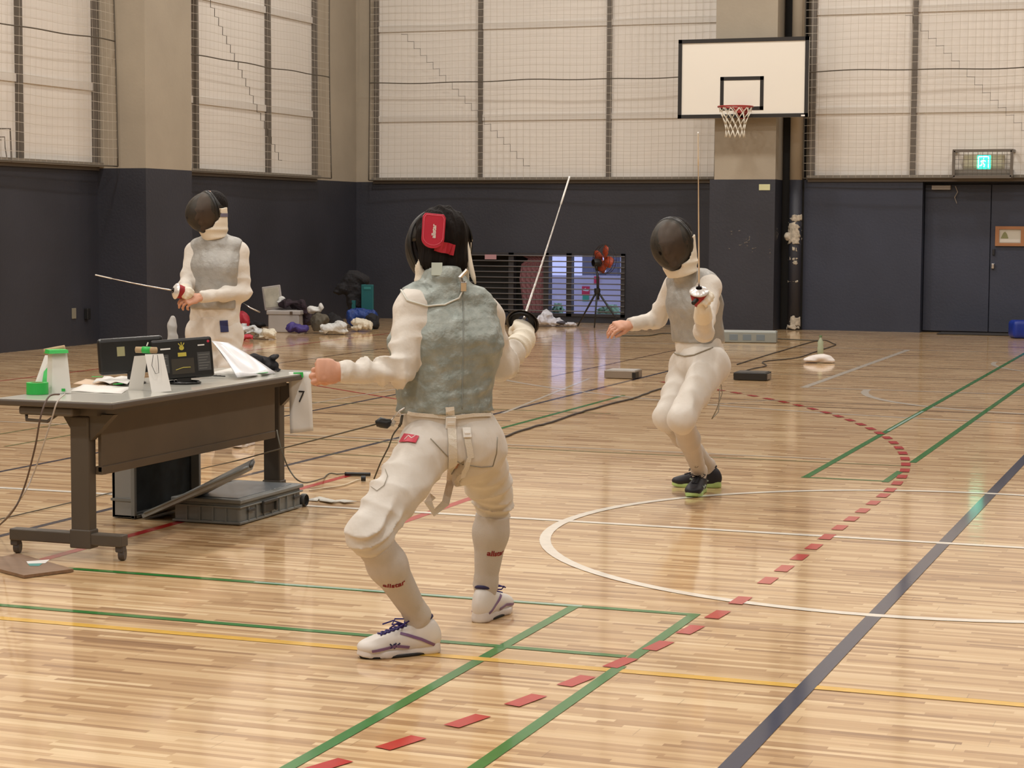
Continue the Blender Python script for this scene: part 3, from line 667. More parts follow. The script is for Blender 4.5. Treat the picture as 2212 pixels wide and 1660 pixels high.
# ---------------------------------------------------------------- front fencer, seen from behind
def fencer_front():
    F, S = facing(18); U = UP
    t = thing('person', 'fencer seen from behind in silver vest and mask with red strap, knees bent', 'person', FL(930, 1395))
    pel, wai, che, shc, nek, hed = W(976, 955, 6.66), W(955, 885, 6.64), W(964, 740, 6.66), W(966, 660, 6.68), W(958, 603, 6.66), W(952, 531, 6.72)
    hL, hR = W(932, 960, 6.60), W(1030, 962, 6.72)
    kL, kR = W(795, 1150, 6.30), W(1067, 1082, 7.06)
    sL, sR = W(896, 668, 6.60), W(1046, 684, 6.78)
    eL, eR = W(862, 800, 6.50), W(1082, 792, 6.88)
    wL, wR = W(735, 804, 6.44), W(1133, 733, 7.02)
    hF = FL(955, 1408, 0); tF = hF+(FL(764, 1424, 0)-hF).normalized()*.30; hR_ = FL(1030, 1348, 0); tR_ = hR_+(CFh*.94+CRh*.34)*.29
    def ank(h, q): x = (q-h).normalized(); return h+x*(.137-.055)*1.05+U*.125
    aL, aR = ank(hF, tF)+U*.0, ank(hR_, tR_)
    # ---- body (skin), continuous, mostly under clothing
    body = union([econe(pel, che, (.12, .09), (.14, .10), S), econe(che, shc, (.14, .10), (.12, .07), S), cone(shc, hed, .055, .05),
        cone(sL, eL, .038, .028), cone(eL, wL, .028, .023), cone(sR, eR, .038, .028), cone(eR, wR, .028, .024), cone(shc, sL, .05, .045), cone(shc, sR, .05, .045),
        cone(hL, kL, .055, .038), cone(kL, aL, .036, .028), cone(hR, kR, .055, .038), cone(kR, aR, .036, .028), cone(pel, hL, .07, .06), cone(pel, hR, .07, .06),
        cone(aL, aL-U*.05, .03, .024), cone(aR, aR-U*.05, .03, .024)], .03)
    lo, hi = bbox([hed, kL, kR, wL, wR, hF, tF, tR_, hR_], .12)
    D = (W(690, 800, 6.40)-wL).normalized(); hd, (hl, hh) = hand(wL, D, (U*.35-CFh*1.0+CRh*-.1), 1, (1.25, 1.35, 1.45, 1.5), L=.155, thumb=(.25, .75), tcurl=.9)
    u_h = (U*.97+F*.12).normalized(); f_h = (F*.98-U*.18-S*.04).normalized(); u_h = f_h.cross(S)*-1; u_h = S.cross(f_h); s_h = S
    hd_f = head_field(hed-u_h*.01+f_h*.01, f_h, s_h, u_h, False); l2, h2 = bbox([hed], .17)
    bo = fmesh('body', [(body, lo, hi, .011), (union([hd, cone(wL-D*.05, wL, .026, .026)], .01), hl-.03, hh+.02, .0035), (union([hd_f, cone(hed-U*.05, nek, .055, .052)], .02), l2-.03, h2, .006)], m_skin, t)
    # hair
    R3 = [A3(s_h), A3(f_h), A3(u_h)]
    hair = minus(wob(union([ellip(hed+u_h*.030-f_h*.022, R3, (.098, .092, .104)), ellip(hed-u_h*.05-f_h*.036, R3, (.088, .062, .070))], .02), .006, 60, 3, (1, 1, .25)), ellip(hed+f_h*.11-u_h*.05, R3, (.085, .09, .12)))
    fmesh('hair', [(hair, hed[:]+np.array([-.16]*3), hed[:]+np.array([.16]*3), .005)], m_hair, t)
    # ---- jacket with sleeves
    tors = [econe(pel+U*.03, wai, (.150, .118), (.138, .110), S), econe(wai, che, (.138, .110), (.178, .125), S), econe(che, shc, (.178, .125), (.160, .085), S), cone(shc, nek, .075, .056)]
    slv = [cone(shc+S*-.05, sL, .07, .066), cone(shc+S*.05, sR, .07, .066), cone(sL, eL, .062, .050), cone(sR, eR, .060, .050)]
    fore = [cone(eL, wL, .050, .036), cone(eR, wR+(eR-wR)*.25, .048, .044)]
    jk = union(tors+slv+fore, .028)
    jk = folds(jk, eL, wL, 4.2, .016, -.30, .98, 2, 1.2, U); jk = folds(jk, sL, eL, 3.2, .013, .3, 1.25, 5, 1.6, S); jk = folds(jk, eR, wR, 3, .012, -.2, .8, 8, 1.2, S)
    jk = wob(jk, .0028, 28, 4)
    dL = (wL-eL).normalized(); jk = below(jk, wL+dL*.004, dL); dR = (wR-eR).normalized(); jk = below(jk, wR-dR*.045, dR); jk = below(jk, pel+U*.045, (F*-.1-U)); jk = below(jk, nek+U*.02, U)
    lo, hi = bbox([nek, eL, eR, wL, wR, pel, sL, sR], .13)
    jo = fmesh('jacket', [(jk, lo, hi, .006)], m_jack, t)
    # ---- silver vest over the jacket
    vt = union(tors[:3]+[cone(shc, nek, .074, .064), cone(shc-S*.04, sL-S*-.02+U*.012, .07, .056), cone(shc+S*.04, sR-S*.02+U*.012, .07, .056)], .03)
    vt = offs(vt, .010); vt = wob(vt, .0048, 17, 11, (1, 1, .22)); vt = wob(vt, .0032, 30, 21, (1, 1, .4)); vt = wob(vt, .0018, 60, 12)
    vt = below(vt, wai-U*.006, -U); 
    for sp_, el, sg in ((sL, eL, -1), (sR, eR, 1)):       # armholes
        v0_, p_, n_v = vt, A3(sp_+S*sg*.060), nrm((S*sg+U*-.34)[:])
        vt = (lambda P, f0=v0_, p_=p_, n_v=n_v, zc=float(che.z)+.06: np.maximum(f0(P), (P-p_)@n_v-1.3*np.maximum(0, zc-P[:, 2])))
    vt = below(vt, nek+U*.034-F*.0, (U*1.+F*.25))
    vo = fmesh('vest', [(vt, lo, hi, .006)], m_lame, t); vo['label'] = 'silver grey conductive vest'
    # ---- breeches
    br = union([econe(pel+U*.08, pel-U*.02, (.136, .112), (.160, .135), S), cone(hL, kL, .104, .074), cone(hR, kR, .102, .072), cone(pel-S*.05-F*.03, hL, .11, .105), cone(pel+S*.05-F*.03, hR, .11, .105), cone(kL, kL+(aL-kL)*.22, .070, .058), cone(kR, kR+(aR-kR)*.20, .070, .056)], .03)
    br = wob(br, .009, 9, 31, A3(S*.3+UP*1.+(S*-.5))); br = folds(br, hL, kL, 5, .008, .02, 1.0, 3, 1.5, S, .2); br = folds(br, kL-(aL-kL)*.2, aL, 4, .010, .0, .36, 6, 1.2, S, .15); br = folds(br, hR, kR, 3, .011, .1, .9, 9, 1.4, S, .2); br = folds(br, kR-(aR-kR)*.2, aR, 3.5, .010, 0., .36, 2, .8, S, .15)
    br = wob(br, .0035, 22, 8); nL = (aL-kL).normalized(); nR = (aR-kR).normalized()
    br = both(below(br, pel+U*.098, U), lambda P, f0=br: np.maximum(np.minimum((P-A3(kL+nL*.085))@A3(nL), 9), -9)*0+f0(P))
    cL, cR = A3(kL+nL*.095), A3(kR+nR*.080)
    base = br
    def brf(P):
        d = base(P); left = (P@A3(S)) < float(A3((hL+hR)/2)@A3(S))
        return np.maximum(d, np.where(left, (P-cL)@A3(nL), (P-cR)@A3(nR)))
    lo, hi = bbox([pel, kL, kR, kL+nL*.1, kR+nR*.1], .14)
    bro = fmesh('breeches', [(brf, lo, hi, .006)], m_bre, t)
    # ---- socks
    so = []
    for k_, a_, n_, i in ((kL, aL, nL, 0), (kR, aR, nR, 1)):
        side = S; q = k_+(a_-k_)*.38
        sk = union([cone(k_+n_*.03, q, .062, .060), cone(q, a_, .060, .039), cone(a_, a_-U*.045, .038, .030)], .03); sk = below(sk, k_+n_*.05, -n_); sk = folds(sk, k_, a_, 3, .0018, .8, 1.1, 3); sk = folds(sk, k_, a_, 1, .002, .05, .35, 3, .2)
        l_, h_ = bbox([k_, a_], .09); so.append(fmesh('sock', [(sk, l_, h_, .005)], m_sock, t))
        fmesh('sock_band', [(minus(below(below(union([cone(k_+n_*.03, q, .0635, .0615)], .03), k_+n_*.135, n_), k_+n_*.131, -n_), cone(k_+n_*.03, q, .058, .056)), l_, h_, .004)], m_cord, so[-1])
    # ---- shoes
    wsh = mat('white_shoe_leather', (.80, .76, .72), .45, var=.04); sol = mat('white_shoe_sole', (.76, .70, .66), .5); nav = mat('navy_cloth', (.03, .025, .09), .7); pur = mat('purple_trim', (.22, .12, .26), .45); blks = mat('black_rubber', (.015, .013, .013), .6)
    for h_, to, nm in ((hF, tF, 0), (hR_, tR_, 1)):
        r_, sp, Mx = shoe(t, h_, to, (wsh, sol, nav, pur, mat('navy_lace', (.035, .02, .17), .7)), None, L=.30)
        ot = MB()
        for i in range(40):      # dark outsole rim
            pass
        pr = [(.125*math.cos(a)*(1. if math.cos(a) > 0 else 1.)+.004, (.036+.010*math.cos(a))*math.sin(a), .005) for a in np.linspace(0, 2*PI, 49)]
        ot.tube([Mx @ Vector(p) for p in pr], .0055, 6, caps=False); ot.build('outsole', blks, r_, smooth=True)
    # black YY mark on the side of the near shoe
    bv = bvh_of([o for o in t.children if o.name.startswith('shoe')]); lg = MB()
    for dx in (0, 8):
        for a, b in (((842+dx, 1392), (847+dx, 1397)), ((856+dx, 1390), (845+dx, 1399)), ((846+dx, 1398), (843+dx, 1402))):
            p, n_ = hits(bv, [a, b], .0015, 4)
            if len(p) > 2: lg.ribbon(p, .0045, n_, .001)
    near = [o for o in t.children if o.name.startswith('shoe')][0]
    lg.build('shoe_logo', nav, near)
    for o_, sz, (u, v), rot in ((so[0], .030, (852, 1266), .18), (so[1], .028, (1073, 1197), .0)):
        p, n_ = hit(bvh_of([o_]), u, v, .002)
        if p is None: continue
        zx = n_.normalized(); yx = (UP-zx*zx.dot(UP)).normalized(); xx = yx.cross(zx); R = Matrix((xx, yx, zx)).transposed().to_4x4(); R.translation = p
        R = R @ Matrix.Rotation(rot, 4, 'Z'); tx = textmesh('sock_logo', 'allstar', sz, R, mat('red_print', (.45, .03, .04), .6), o_, .0008)
        bvs = bvh_of([o_])
        for vv in tx.data.vertices:
            q = vv.co; h = bvs.ray_cast(q+zx*.06, -zx)
            if h[0]: vv.co = h[0]+zx*.0012
    # ---- mask
    mo, dome = frame_mask(t, hed, f_h, s_h, u_h, h=.114, w=.108, back=.040)
    MB().tube([W(1010, 522, 6.70), W(1009, 540, 6.70), W(1015, 572, 6.69), W(1023, 600, 6.68), W(1027, 614, 6.68)], [.003, .011, .011, .008, .003], 8).build('bib_edge', m_bib, mo, smooth=True)
    # red tongue at the back, with a strap end and lettering
    bh = bvh_of([o for o in t.children if o.name.startswith('hair')]); rt = MB()
    ctr = W(933, 497, 6.6)
    p0, n0 = hit(bh, 936, 497, .006)
    n0 = (n0+(-F)*1.5).normalized(); yx = (UP-n0*n0.dot(UP)).normalized(); xx = yx.cross(n0); R = Matrix((xx, yx, n0)).transposed().to_4x4(); R.translation = p0+n0*.006; R = R @ Matrix.Rotation(-.06, 4, 'Z')
    poly = [(.038*math.cos(a), -.030+.032*math.sin(a)) for a in np.linspace(PI, 2*PI, 14)]+[(.039, .040), (.032, .052), (-.030, .054), (-.038, .042)]
    rt.prism(poly, R, .006); tong = rt.build('tongue_strap', m_red, mo, smooth=False); bm_ = tong.modifiers.new('b', 'BEVEL'); bm_.width = .002; bm_.segments = 2
    MB().tube([R @ Vector((x*.86, y*.86+.002, .0065)) for x, y in poly+poly[:1]], .0013, 5, caps=False).build('strap_piping', mat('pale_red', (.75, .12, .18), .5), tong, smooth=True)
    R2 = R @ Matrix.Translation((.002, -.005, .0068)) @ Matrix.Rotation(PI/2, 4, 'Z'); textmesh('strap_logo', 'allstar', .019, R2, m_white, tong, .0006)
    P_, N_ = hits(bh, [(942, 530), (966, 537), (982, 541)], .006, 5)
    if len(P_) > 3: MB().ribbon(P_, .036, N_, .003).build('elastic_end', mat('deep_red', (.42, .012, .03), .5), mo)
    # ---- straps, cords and patches
    bb = bvh_of([jo, vo, bro])
    P_, N_ = hits(bb, [(970, 880), (975, 930), (977, 990), (975, 1040), (962, 1085), (945, 1100)], .004, 6)
    sw = MB()
    if len(P_) > 3: sw.ribbon(P_, .030, N_, .003)
    e1 = P_[-1]; sw.ribbon([e1, W(962, 1088, 6.62), W(938, 1108, 6.6), W(925, 1085, 6.62), W(934, 1072, 6.66)], .026, -CFh, .003)
    P2, N2 = hits(bb, [(1003, 925), (1012, 965), (1016, 990)], .005, 5)
    if len(P2) > 3: sw.ribbon(P2, .022, N2, .003)
    P2, N2 = hits(bb, [(1012, 990), (1003, 1025), (982, 1050)], .006, 5)
    if len(P2) > 3: sw.ribbon(P2, .016, N2, .003)
    sw_o = sw.build('jacket_strap', m_strap, jo)
    bk = MB()
    for u, v, w1, h1 in ((972, 912, .034, .040), (1007, 937, .028, .034)):
        p, n_ = hit(bb, u, v, .008)
        if p: 
            yx = (UP-n_*n_.dot(UP)).normalized(); xx = yx.cross(n_); R = Matrix((xx, yx, n_)).transposed().to_4x4(); R.translation = p; bk.box((-w1/2, -h1/2, 0), (w1/2, h1/2, .006), R, .002); bk.box((-w1*.35, -h1*.15, .005), (w1*.35, h1*.1, .009), R, .001)
    bk.build('strap_buckle', m_white, sw_o)
    P2, N2 = hits(bb, [(882, 893), (930, 898), (975, 902), (1020, 897), (1058, 897)], .004, 6)
    if len(P2) > 3: MB().ribbon(P2, .012, N2, .003).build('waistband', m_strap, bro)
    pk = MB(); P2, N2 = hits(bb, [(930, 948), (965, 985), (1000, 1004), (1040, 1010), (1064, 1008), (1072, 980), (1074, 945)], .0015, 6)
    if len(P2) > 3: pk.tube(P2, .0018, 5)
    P2, N2 = hits(bb, [(1000, 610), (1001, 700), (1000, 800), (998, 884)], .001, 12)
    pk.build('pocket_seam', m_cord, bro, smooth=True)
    if len(P2) > 3: MB().tube(P2, .0020, 5).build('back_seam', mat('vest_seam', (.25, .27, .25), .7), vo, smooth=True)
    P2, N2 = hits(bb, [(868, 628), (880, 650), (920, 662), (960, 660), (990, 645), (998, 630)], .004, 6)
    if len(P2) > 3: MB().tube(P2, .0032, 6).build('body_cord', mat('white_cord', (.66, .66, .60), .6), vo, smooth=True)
    P2, N2 = hits(bb, [(960, 590), (975, 602), (990, 615), (1000, 585)], .012, 3)
    cl = MB(); 
    p, n_ = hit(bb, 996, 622, .014)
    if p: cl.box((-.010, -.008, -.016), (.010, .008, .016), TR(p, .4, .2), .003); cl.tube([p, p+UP*.03-CRh*.01, p+UP*.055+CRh*.012], [.006, .008, .006], 6)
    cl.build('cord_clip', m_stl, vo)
    p, n_ = hit(bb, 945, 583, .004)
    if p: MB().box((-.018, -.022, 0), (.018, .022, .003), Matrix.LocRotScale(p, (-CFh+UP*.3).to_track_quat('Z', 'Y'), None), .001).build('collar_patch', mat('pale_green_cloth', (.50, .56, .50), .7), vo)
    pt = MB(); P2, N2 = hits(bb, [(870, 948), (886, 949), (902, 952)], .004, 4)
    if len(P2) > 3: pt.ribbon(P2, .034, N2, .002); po = pt.build('hip_patch', m_red, bro)
    P3, N3 = hits(bb, [(876, 953), (884, 944), (890, 950), (898, 944)], .0065, 4)
    if len(P3) > 3: MB().tube(P3, .0015, 5).build('patch_print', m_white, po)
    P3, N3 = hits(bb, [(833, 1014), (838, 1030), (830, 1050), (815, 1062), (803, 1052)], .003, 6)
    if len(P3) > 3: MB().tube(P3, .0012, 5).build('thigh_cord', m_cord, bro, smooth=True)
    # ---- glove on the right hand, holding the foil
    bc = W(1130, 694, 7.10); D = (W(1136, 700, 7.08)-wR).normalized()
    gl, (gl_lo, gl_hi) = hand(wR+D*.0, (bc-wR).normalized(), -CFh*.9+CRh*.3, -1, (1.0, 1.1, 1.2, 1.25), L=.16, fr=.0115, w_=.040, th=.020, thumb=(.5, .4))
    g_ = union([gl, cone(wR-dR*.085, wR, .050, .040)], .015); g_ = folds(g_, wR-dR*.09, wR+dR*.04, 3, .005, 0, 1, 4); g_ = below(g_, wR-dR*.07, -dR)
    fmesh('glove', [(g_, gl_lo-.10, gl_hi+.06, .004)], mat('white_glove', (.80, .74, .62), .8, bump=.2, bscale=200), t)
    tip = W(1229, 386, 7.75); ax = (tip-bc).normalized()
    foil('foil raised by the fencer seen from behind, its dark guard facing the camera', bc-ax*.11, tip, bc+ax*.006, rad=.060, lining=False, bellm=mat('dark_guard', (.10, .09, .085), .35, metal=.9))
    return t
fencer_front()

# ---------------------------------------------------------------- far fencer, left-handed, facing the camera
def ankle(h, q, k=1.): x = (q-h).normalized(); return h+x*.08*k+UP*.118*k
def fencer_far():
    t = thing('person', 'fencer facing the camera under the basketball board, foil upright, wearing dark shoes', 'person', FL(1510, 1075))
    F, S = facing(132); Fm, Sm = facing(146); u_ = (UP*.95+Fm*.30).normalized(); f_ = (Fm-UP*.30).normalized(); s_ = Sm
    # tilt the head to his right
    s_ = (s_-UP*.14).normalized(); u_ = (u_-s_*u_.dot(s_)).normalized(); f_ = -(s_.cross(u_)); f_ = f_ if f_.dot(Fm) > 0 else -f_
    hf, tf = FL(1516, 1066), None; tf = hf+(-CFh*.72-CRh*.42).normalized()*.28; hf = FL(1517, 1062); tf = hf+(FL(1466, 1093)-hf).normalized()*.28
    hb, tb = FL(1561, 1054), FL(1461, 1052); tb = hb+(tb-hb).normalized()*.28
    J = dict(pel=W(1513, 782, 10.3), wai=W(1508, 725, 10.3), che=W(1500, 655, 10.26), shc=W(1497, 612, 10.24), nek=W(1482, 588, 10.2), hed=W(1457, 522, 10.12),
        hL=W(1535, 790, 10.14), hR=W(1487, 792, 10.42), kL=W(1472, 905, 9.86), kR=W(1440, 902, 10.16), aL=ankle(hf, tf), aR=ankle(hb, tb),
        sL=W(1531, 620, 10.14), sR=W(1460, 618, 10.36), eL=W(1520, 718, 9.92), eR=W(1418, 690, 10.50), wL=W(1518, 668, 9.74), wR=W(1361, 702, 10.42), width=.92)
    hdR = hand(J['wR'], (W(1325, 704, 10.36)-J['wR']), UP*.8-CFh*.5, 1, (.50, .55, .6, .7), L=.175, thumb=(.35, .45), tcurl=.3)
    J2 = J; jo, vo, bro, so = fencer(t, J2, F, S, (f_, s_, u_), cell=.008, cols=(m_jack, m_lame2, m_bre, m_sock), hands=[hdR])
    mo, dome = frame_mask(t, J['hed'], f_, s_, u_, h=.118, w=.100)
    blk, nvy, lime = mat('black_shoe_cloth', (.012, .012, .018), .6), mat('dark_shoe_lining', (.02, .02, .025), .7), mat('lime_sole', (.45, .62, .22), .5)
    for h_, to in ((hf, tf), (hb, tb)):
        r_, sp, Mx = shoe(t, h_, to, (blk, lime, nvy, mat('pale_green_stripe', (.30, .38, .34), .4), nvy), None, L=.28, style='b')
    # weapon hand with white glove, holding the foil
    wL = J['wL']; bc = W(1510, 624, 9.66); gl, (gl_lo, gl_hi) = hand(wL, (bc-wL).normalized(), (-CRh*.7+CFh*.5), 1, (1.0, 1.1, 1.2, 1.2), L=.15, fr=.011, w_=.036, th=.018)
    dL = (wL-J['eL']).normalized(); g_ = union([gl, cone(wL-dL*.10, wL, .050, .040)], .015); g_ = below(g_, wL-dL*.08, -dL)
    fmesh('glove', [(g_, gl_lo-.10, gl_hi+.06, .005)], mat('white_glove'), t)
    tip = W(1508, 291, 9.15); ax = (tip-bc).normalized()
    foil('foil held upright by the far fencer, pale guard over dark red lining', W(1498, 655, 9.62), tip, bc, rad=.048, coverm=m_redm)
    bv = bvh_of([jo, vo, bro]); P2, N2 = hits(bv, [(1556, 752), (1562, 790), (1566, 830), (1558, 860), (1545, 885)], .004, 5)
    P2 = P2 or []
    MB().tube([W(1545, 748, 10.2), W(1553, 800, 10.14), W(1560, 850, 10.1), W(1548, 885, 10.1), W(1538, 905, 10.1), W(1552, 890, 10.2), W(1555, 840, 10.3)], .003, 6).build('body_cord', m_cord, bro, smooth=True)
    P3, N3 = hits(bv, [(1452, 762), (1480, 770), (1500, 768), (1540, 752)], .004, 5)
    if len(P3) > 3: MB().tube(P3, .0035, 5).build('waist_cord', m_cord, bro, smooth=True)
    p, n_ = hit(bvh_of(so), 1504, 1009, .002)
    if p:
        yx = (UP-n_*n_.dot(UP)).normalized(); xx = yx.cross(n_); R = Matrix((xx, yx, n_)).transposed().to_4x4(); R.translation = p; textmesh('sock_logo', 'U', .03, R, m_cord, so[0])
fencer_far()
# ---------------------------------------------------------------- left fencer, standing behind the table
def fencer_left():
    t = thing('person', 'fencer standing behind the table, dark mask on, looking down toward the left', 'person', FL(520, 968))
    F, S = facing(163); Fm, Sm = facing(128); u_ = (UP*.97+Fm*.22).normalized(); f_ = (Fm-UP*.22).normalized(); s_ = Sm
    h1, h2 = FL(545, 960), FL(462, 958); t1 = h1+(-CFh*.6-CRh*.8).normalized()*.27; t2 = h2+(-CFh*.8-CRh*.6).normalized()*.27
    t1 = h1+(FL(500, 972)-h1).normalized()*.27
    D = 12.35
    J = dict(pel=W(463, 712, D), wai=W(465, 655, D), che=W(468, 580, D), shc=W(469, 535, D), nek=W(465, 510, D-.02), hed=W(455, 455, D-.06),
        hL=W(490, 722, D), hR=W(436, 722, D+.02), kL=W(497, 830, D-.12), kR=W(440, 830, D-.12), aL=ankle(h1, t1), aR=ankle(h2, t2),
        sL=W(515, 545, D), sR=W(422, 545, D+.04), eL=W(527, 632, D-.02), eR=W(402, 618, D-.05), wL=W(432, 642, D-.30), wR=W(399, 635, D-.28), width=1.10)
    bc = W(375, 628, D-.36); tip = W(210, 595, D-.62); ax = (tip-bc).normalized()
    wL = J['wL']; hL_ = hand(wL, (W(400, 650, D-.34)-wL), UP*.55-CFh*.6+CRh*.0, -1, (.5, .55, .65, .8), L=.17, thumb=(.5, .2), tcurl=.2)
    wR = J['wR']; 
    jo, vo, bro, so = fencer(t, J, F, S, (f_, s_, u_), cell=.009, cols=(m_jack, m_lame2, m_bre, m_sock), hands=[hL_])
    mo, dome = frame_mask(t, J['hed'], f_, s_, u_, h=.112, w=.098)
    lp, ln_ = hits(bvh_of([q for q in mo.children if q.name.startswith('bib')]), [(474, 465), (480, 465), (486, 465), (491, 465)], .002, 3)
    if len(lp) > 3: MB().ribbon(lp, .022, ln_, .0015).build('bib_label', mat('grey_violet_label', (.16, .15, .22), .6), mo)
    gl, (a, b) = hand(wR, (bc-ax*.07-wR).normalized(), UP*.4-CRh*.8, 1, (1., 1.1, 1.2, 1.2), L=.14, fr=.011, w_=.034, th=.017)
    dR = (wR-J['eR']).normalized(); fmesh('glove', [(below(union([gl, cone(wR-dR*.10, wR, .048, .038)], .015), wR-dR*.09, -dR), a-.1, b+.06, .006)], mat('white_glove'), t)
    foil('foil with round pale guard pointed left by the fencer behind the table', bc-ax*.13, tip, bc, rad=.050, coverm=m_redm)
    for nm in range(1):
        for h_, to in ((h1, t1), (h2, t2)): shoe(t, h_, to, (mat('white_shoe_leather'), mat('white_shoe_sole'), m_cord, m_cord, m_white), None, L=.27)
    bv = bvh_of([bro, jo]); P2, N2 = hits(bv, [(483, 693), (484, 706), (485, 718)], .004, 3)
    if len(P2) > 2: MB().ribbon(P2, .050, N2, .002).build('hip_patch', mat('navy_patch', (.02, .025, .10), .7), bro)
fencer_left()
# ================================================================ things of the hall
def dep(u, v): return (FL(u, v)-CP).dot(FWD)
I3 = np.array([A3(CRh), A3(CFh), A3(UP)])
def pile(name, label, cat, base, blobs, m, seed=1, amp=.018, group=None, k=.055, flat=None, cell=.009, parts=(), kind='cloth'):
    """crumpled cloth or soft bag: base = floor pixel, blobs = (u, v, half width px, half height px, half depth m[, depth shift])"""
    d0 = dep(*base); fs = []; pts = []
    for b in blobs:
        u, v, ru, rv, rd = b[:5]; d = d0+(b[5] if len(b) > 5 else 0); s = d/FPX; c = W(u, v, d+rd*.5); fs.append(ellip(c, I3, (ru*s, rd, rv*s))); pts += [c+CRh*ru*s, c-CRh*ru*s, c+UP*rv*s, c-UP*rv*s, c+CFh*rd, c-CFh*rd]
    f_ = union(fs, k) if len(fs) > 1 else fs[0]
    f_ = wob(f_, amp*1.4, 11, seed); f_ = wob(f_, amp*.9, 26, seed+5); f_ = wob(f_, amp*.4, 60, seed+9); f_ = below(f_, (0, 0, .004), (0, 0, -1))
    lo, hi = bbox(pts, .06); lo[2] = max(lo[2], -.02)
    o = fmesh(name, [(f_, lo, hi, cell)], m, None)
    # origin at the base of the thing
    c = FL(*base); o.data.transform(Matrix.Translation(-c)); o.location = c
    return tag(o, label, cat, group)
m_wcl = mat('white_clothing', (.62, .62, .60), .85, bump=.15, bscale=120, var=.10, vscale=9); m_ccl = mat('cream_clothing', (.66, .60, .48), .85, bump=.15, bscale=120, var=.1, vscale=9)
m_dkc = mat('black_clothing', (.010, .009, .011), .85, bump=.2, bscale=60); m_kh = mat('khaki_bag_cloth', (.10, .085, .06), .8, var=.2, vscale=8); m_pur = mat('purple_bag_cloth', (.055, .035, .20), .7, var=.25, vscale=12)
m_blu = mat('blue_bag_cloth', (.01, .04, .20), .6, var=.3, vscale=10); m_teal = mat('teal_plastic', (.01, .11, .12), .5); m_rbag = mat('red_bag_cloth', (.45, .02, .04), .6, var=.2, vscale=10)
m_cool = mat('cooler_plastic', (.42, .39, .37), .5, var=.05); m_coolin = mat('cooler_lid_inside', (.50, .48, .40), .5, var=.2, vscale=9)
# cooler box with open lid
def cooler():
    b = FL(612, 719); t = thing('cooler_box', 'grey cooler box with its lid open beside the heaped bags', 'cooler box', b)
    F, S = facing(172); R = Matrix((-S, -F, UP)).transposed().to_4x4(); R.translation = b   # x right, y away from camera
    R = R @ Matrix.Translation((0, .16, 0))
    o = MB().box((-.205, -.15, 0), (.205, .15, .235), R, .015).build('box_body', m_cool, t, smooth=False)
    MB().box((-.225, -.165, .23), (.225, .165, .285), R, .012).build('box_rim', m_cool, t, smooth=False)
    L = R @ Matrix.Translation((-.235, 0, .29)) @ Matrix.Rotation(-.25, 4, 'Y'); L = R @ Matrix.Translation((-.20, .13, .285)) @ Matrix.Rotation(-.14, 4, 'Y')
    l = MB(); l.box((-.125, .0, 0), (.125, .03, .31), L, .012); lo = l.build('lid', m_cool, t, smooth=False)
    MB().box((-.10, -.006, .03), (.10, .004, .285), L, .003).build('lid_lining', m_coolin, lo, smooth=False)
    MB().box((.09, -.178, .235), (.125, -.163, .275), R, .004).build('latch', mat('brown_latch', (.09, .06, .04), .4), t, smooth=False)
cooler()
pile('cloth_heap', 'dark clothes heaped on the open cooler box', 'clothes', (625, 719), [(628, 655, 26, 10, .09, .1), (612, 660, 14, 8, .08, .1), (648, 660, 16, 9, .09, .12), (655, 672, 14, 12, .09, .15), (662, 690, 14, 20, .1, .2)], mat('maroon_black_cloth', (.022, .010, .018), .8, var=.4, vscale=14), 3)
pile('cloth_heap', 'small white towel by the raised lid of the cooler box', 'towel', (609, 719), [(609, 646, 9, 7, .05, .2), (603, 652, 6, 5, .05, .2)], m_wcl, 4, .008)
pile('sports_bag', 'purple bag on the floor in front of the cooler box', 'bag', (640, 722), [(634, 708, 14, 13, .12), (655, 711, 15, 10, .11), (645, 711, 12, 10, .11), (626, 712, 8, 8, .1)], m_pur, 5, .012)
pile('sports_bag', 'khaki brown bag between the purple bag and the white jackets', 'bag', (688, 721), [(688, 698, 18, 22, .13), (700, 690, 10, 12, .1)], m_kh, 6, .012)
pile('plastic_bag', 'crumpled white plastic bag lying on top of the khaki bag', 'bag', (682, 721), [(672, 668, 9, 7, .06, .05), (682, 671, 14, 6, .07, .05), (693, 662, 8, 11, .05, .05)], m_wcl, 7, .010)
pile('jacket', 'pale grey fencing jacket lying left in the heap by the back left corner', 'jacket', (712, 724), [(715, 709, 22, 12, .14), (735, 705, 18, 12, .14), (698, 717, 12, 5, .12), (742, 716, 14, 6, .1)], m_wcl, 8, .016)
pile('jacket', 'cream fencing jacket lying right of the pale grey jacket', 'jacket', (780, 717), [(775, 697, 20, 10, .12), (790, 702, 14, 11, .1), (768, 708, 12, 8, .1), (800, 707, 5, 8, .06)], m_ccl, 9, .014)
pile('sports_bag', 'black bag behind the khaki bag', 'bag', (718, 712), [(718, 692, 14, 20, .1), (732, 700, 12, 16, .1)], m_dkc, 10, .01)
pile('sports_bag', 'blue bag in front of the teal crate', 'bag', (780, 709), [(782, 682, 28, 18, .12), (757, 684, 12, 18, .1), (802, 686, 14, 16, .1), (782, 700, 24, 10, .08)], m_blu, 11, .014)
pile('sports_bag', 'black bag right of the cream jacket', 'bag', (800, 712), [(803, 692, 14, 17, .12), (812, 700, 8, 9, .1)], m_dkc, 12, .012)
pile('cloth_heap', 'black coat hung over the teal crate near the corner', 'coat', (760, 706), [(764, 606, 26, 22, .12), (745, 622, 20, 15, .1), (728, 630, 9, 7, .08), (785, 605, 16, 14, .1), (762, 650, 14, 44, .1), (775, 640, 14, 35, .1)], m_dkc, 13, .010)
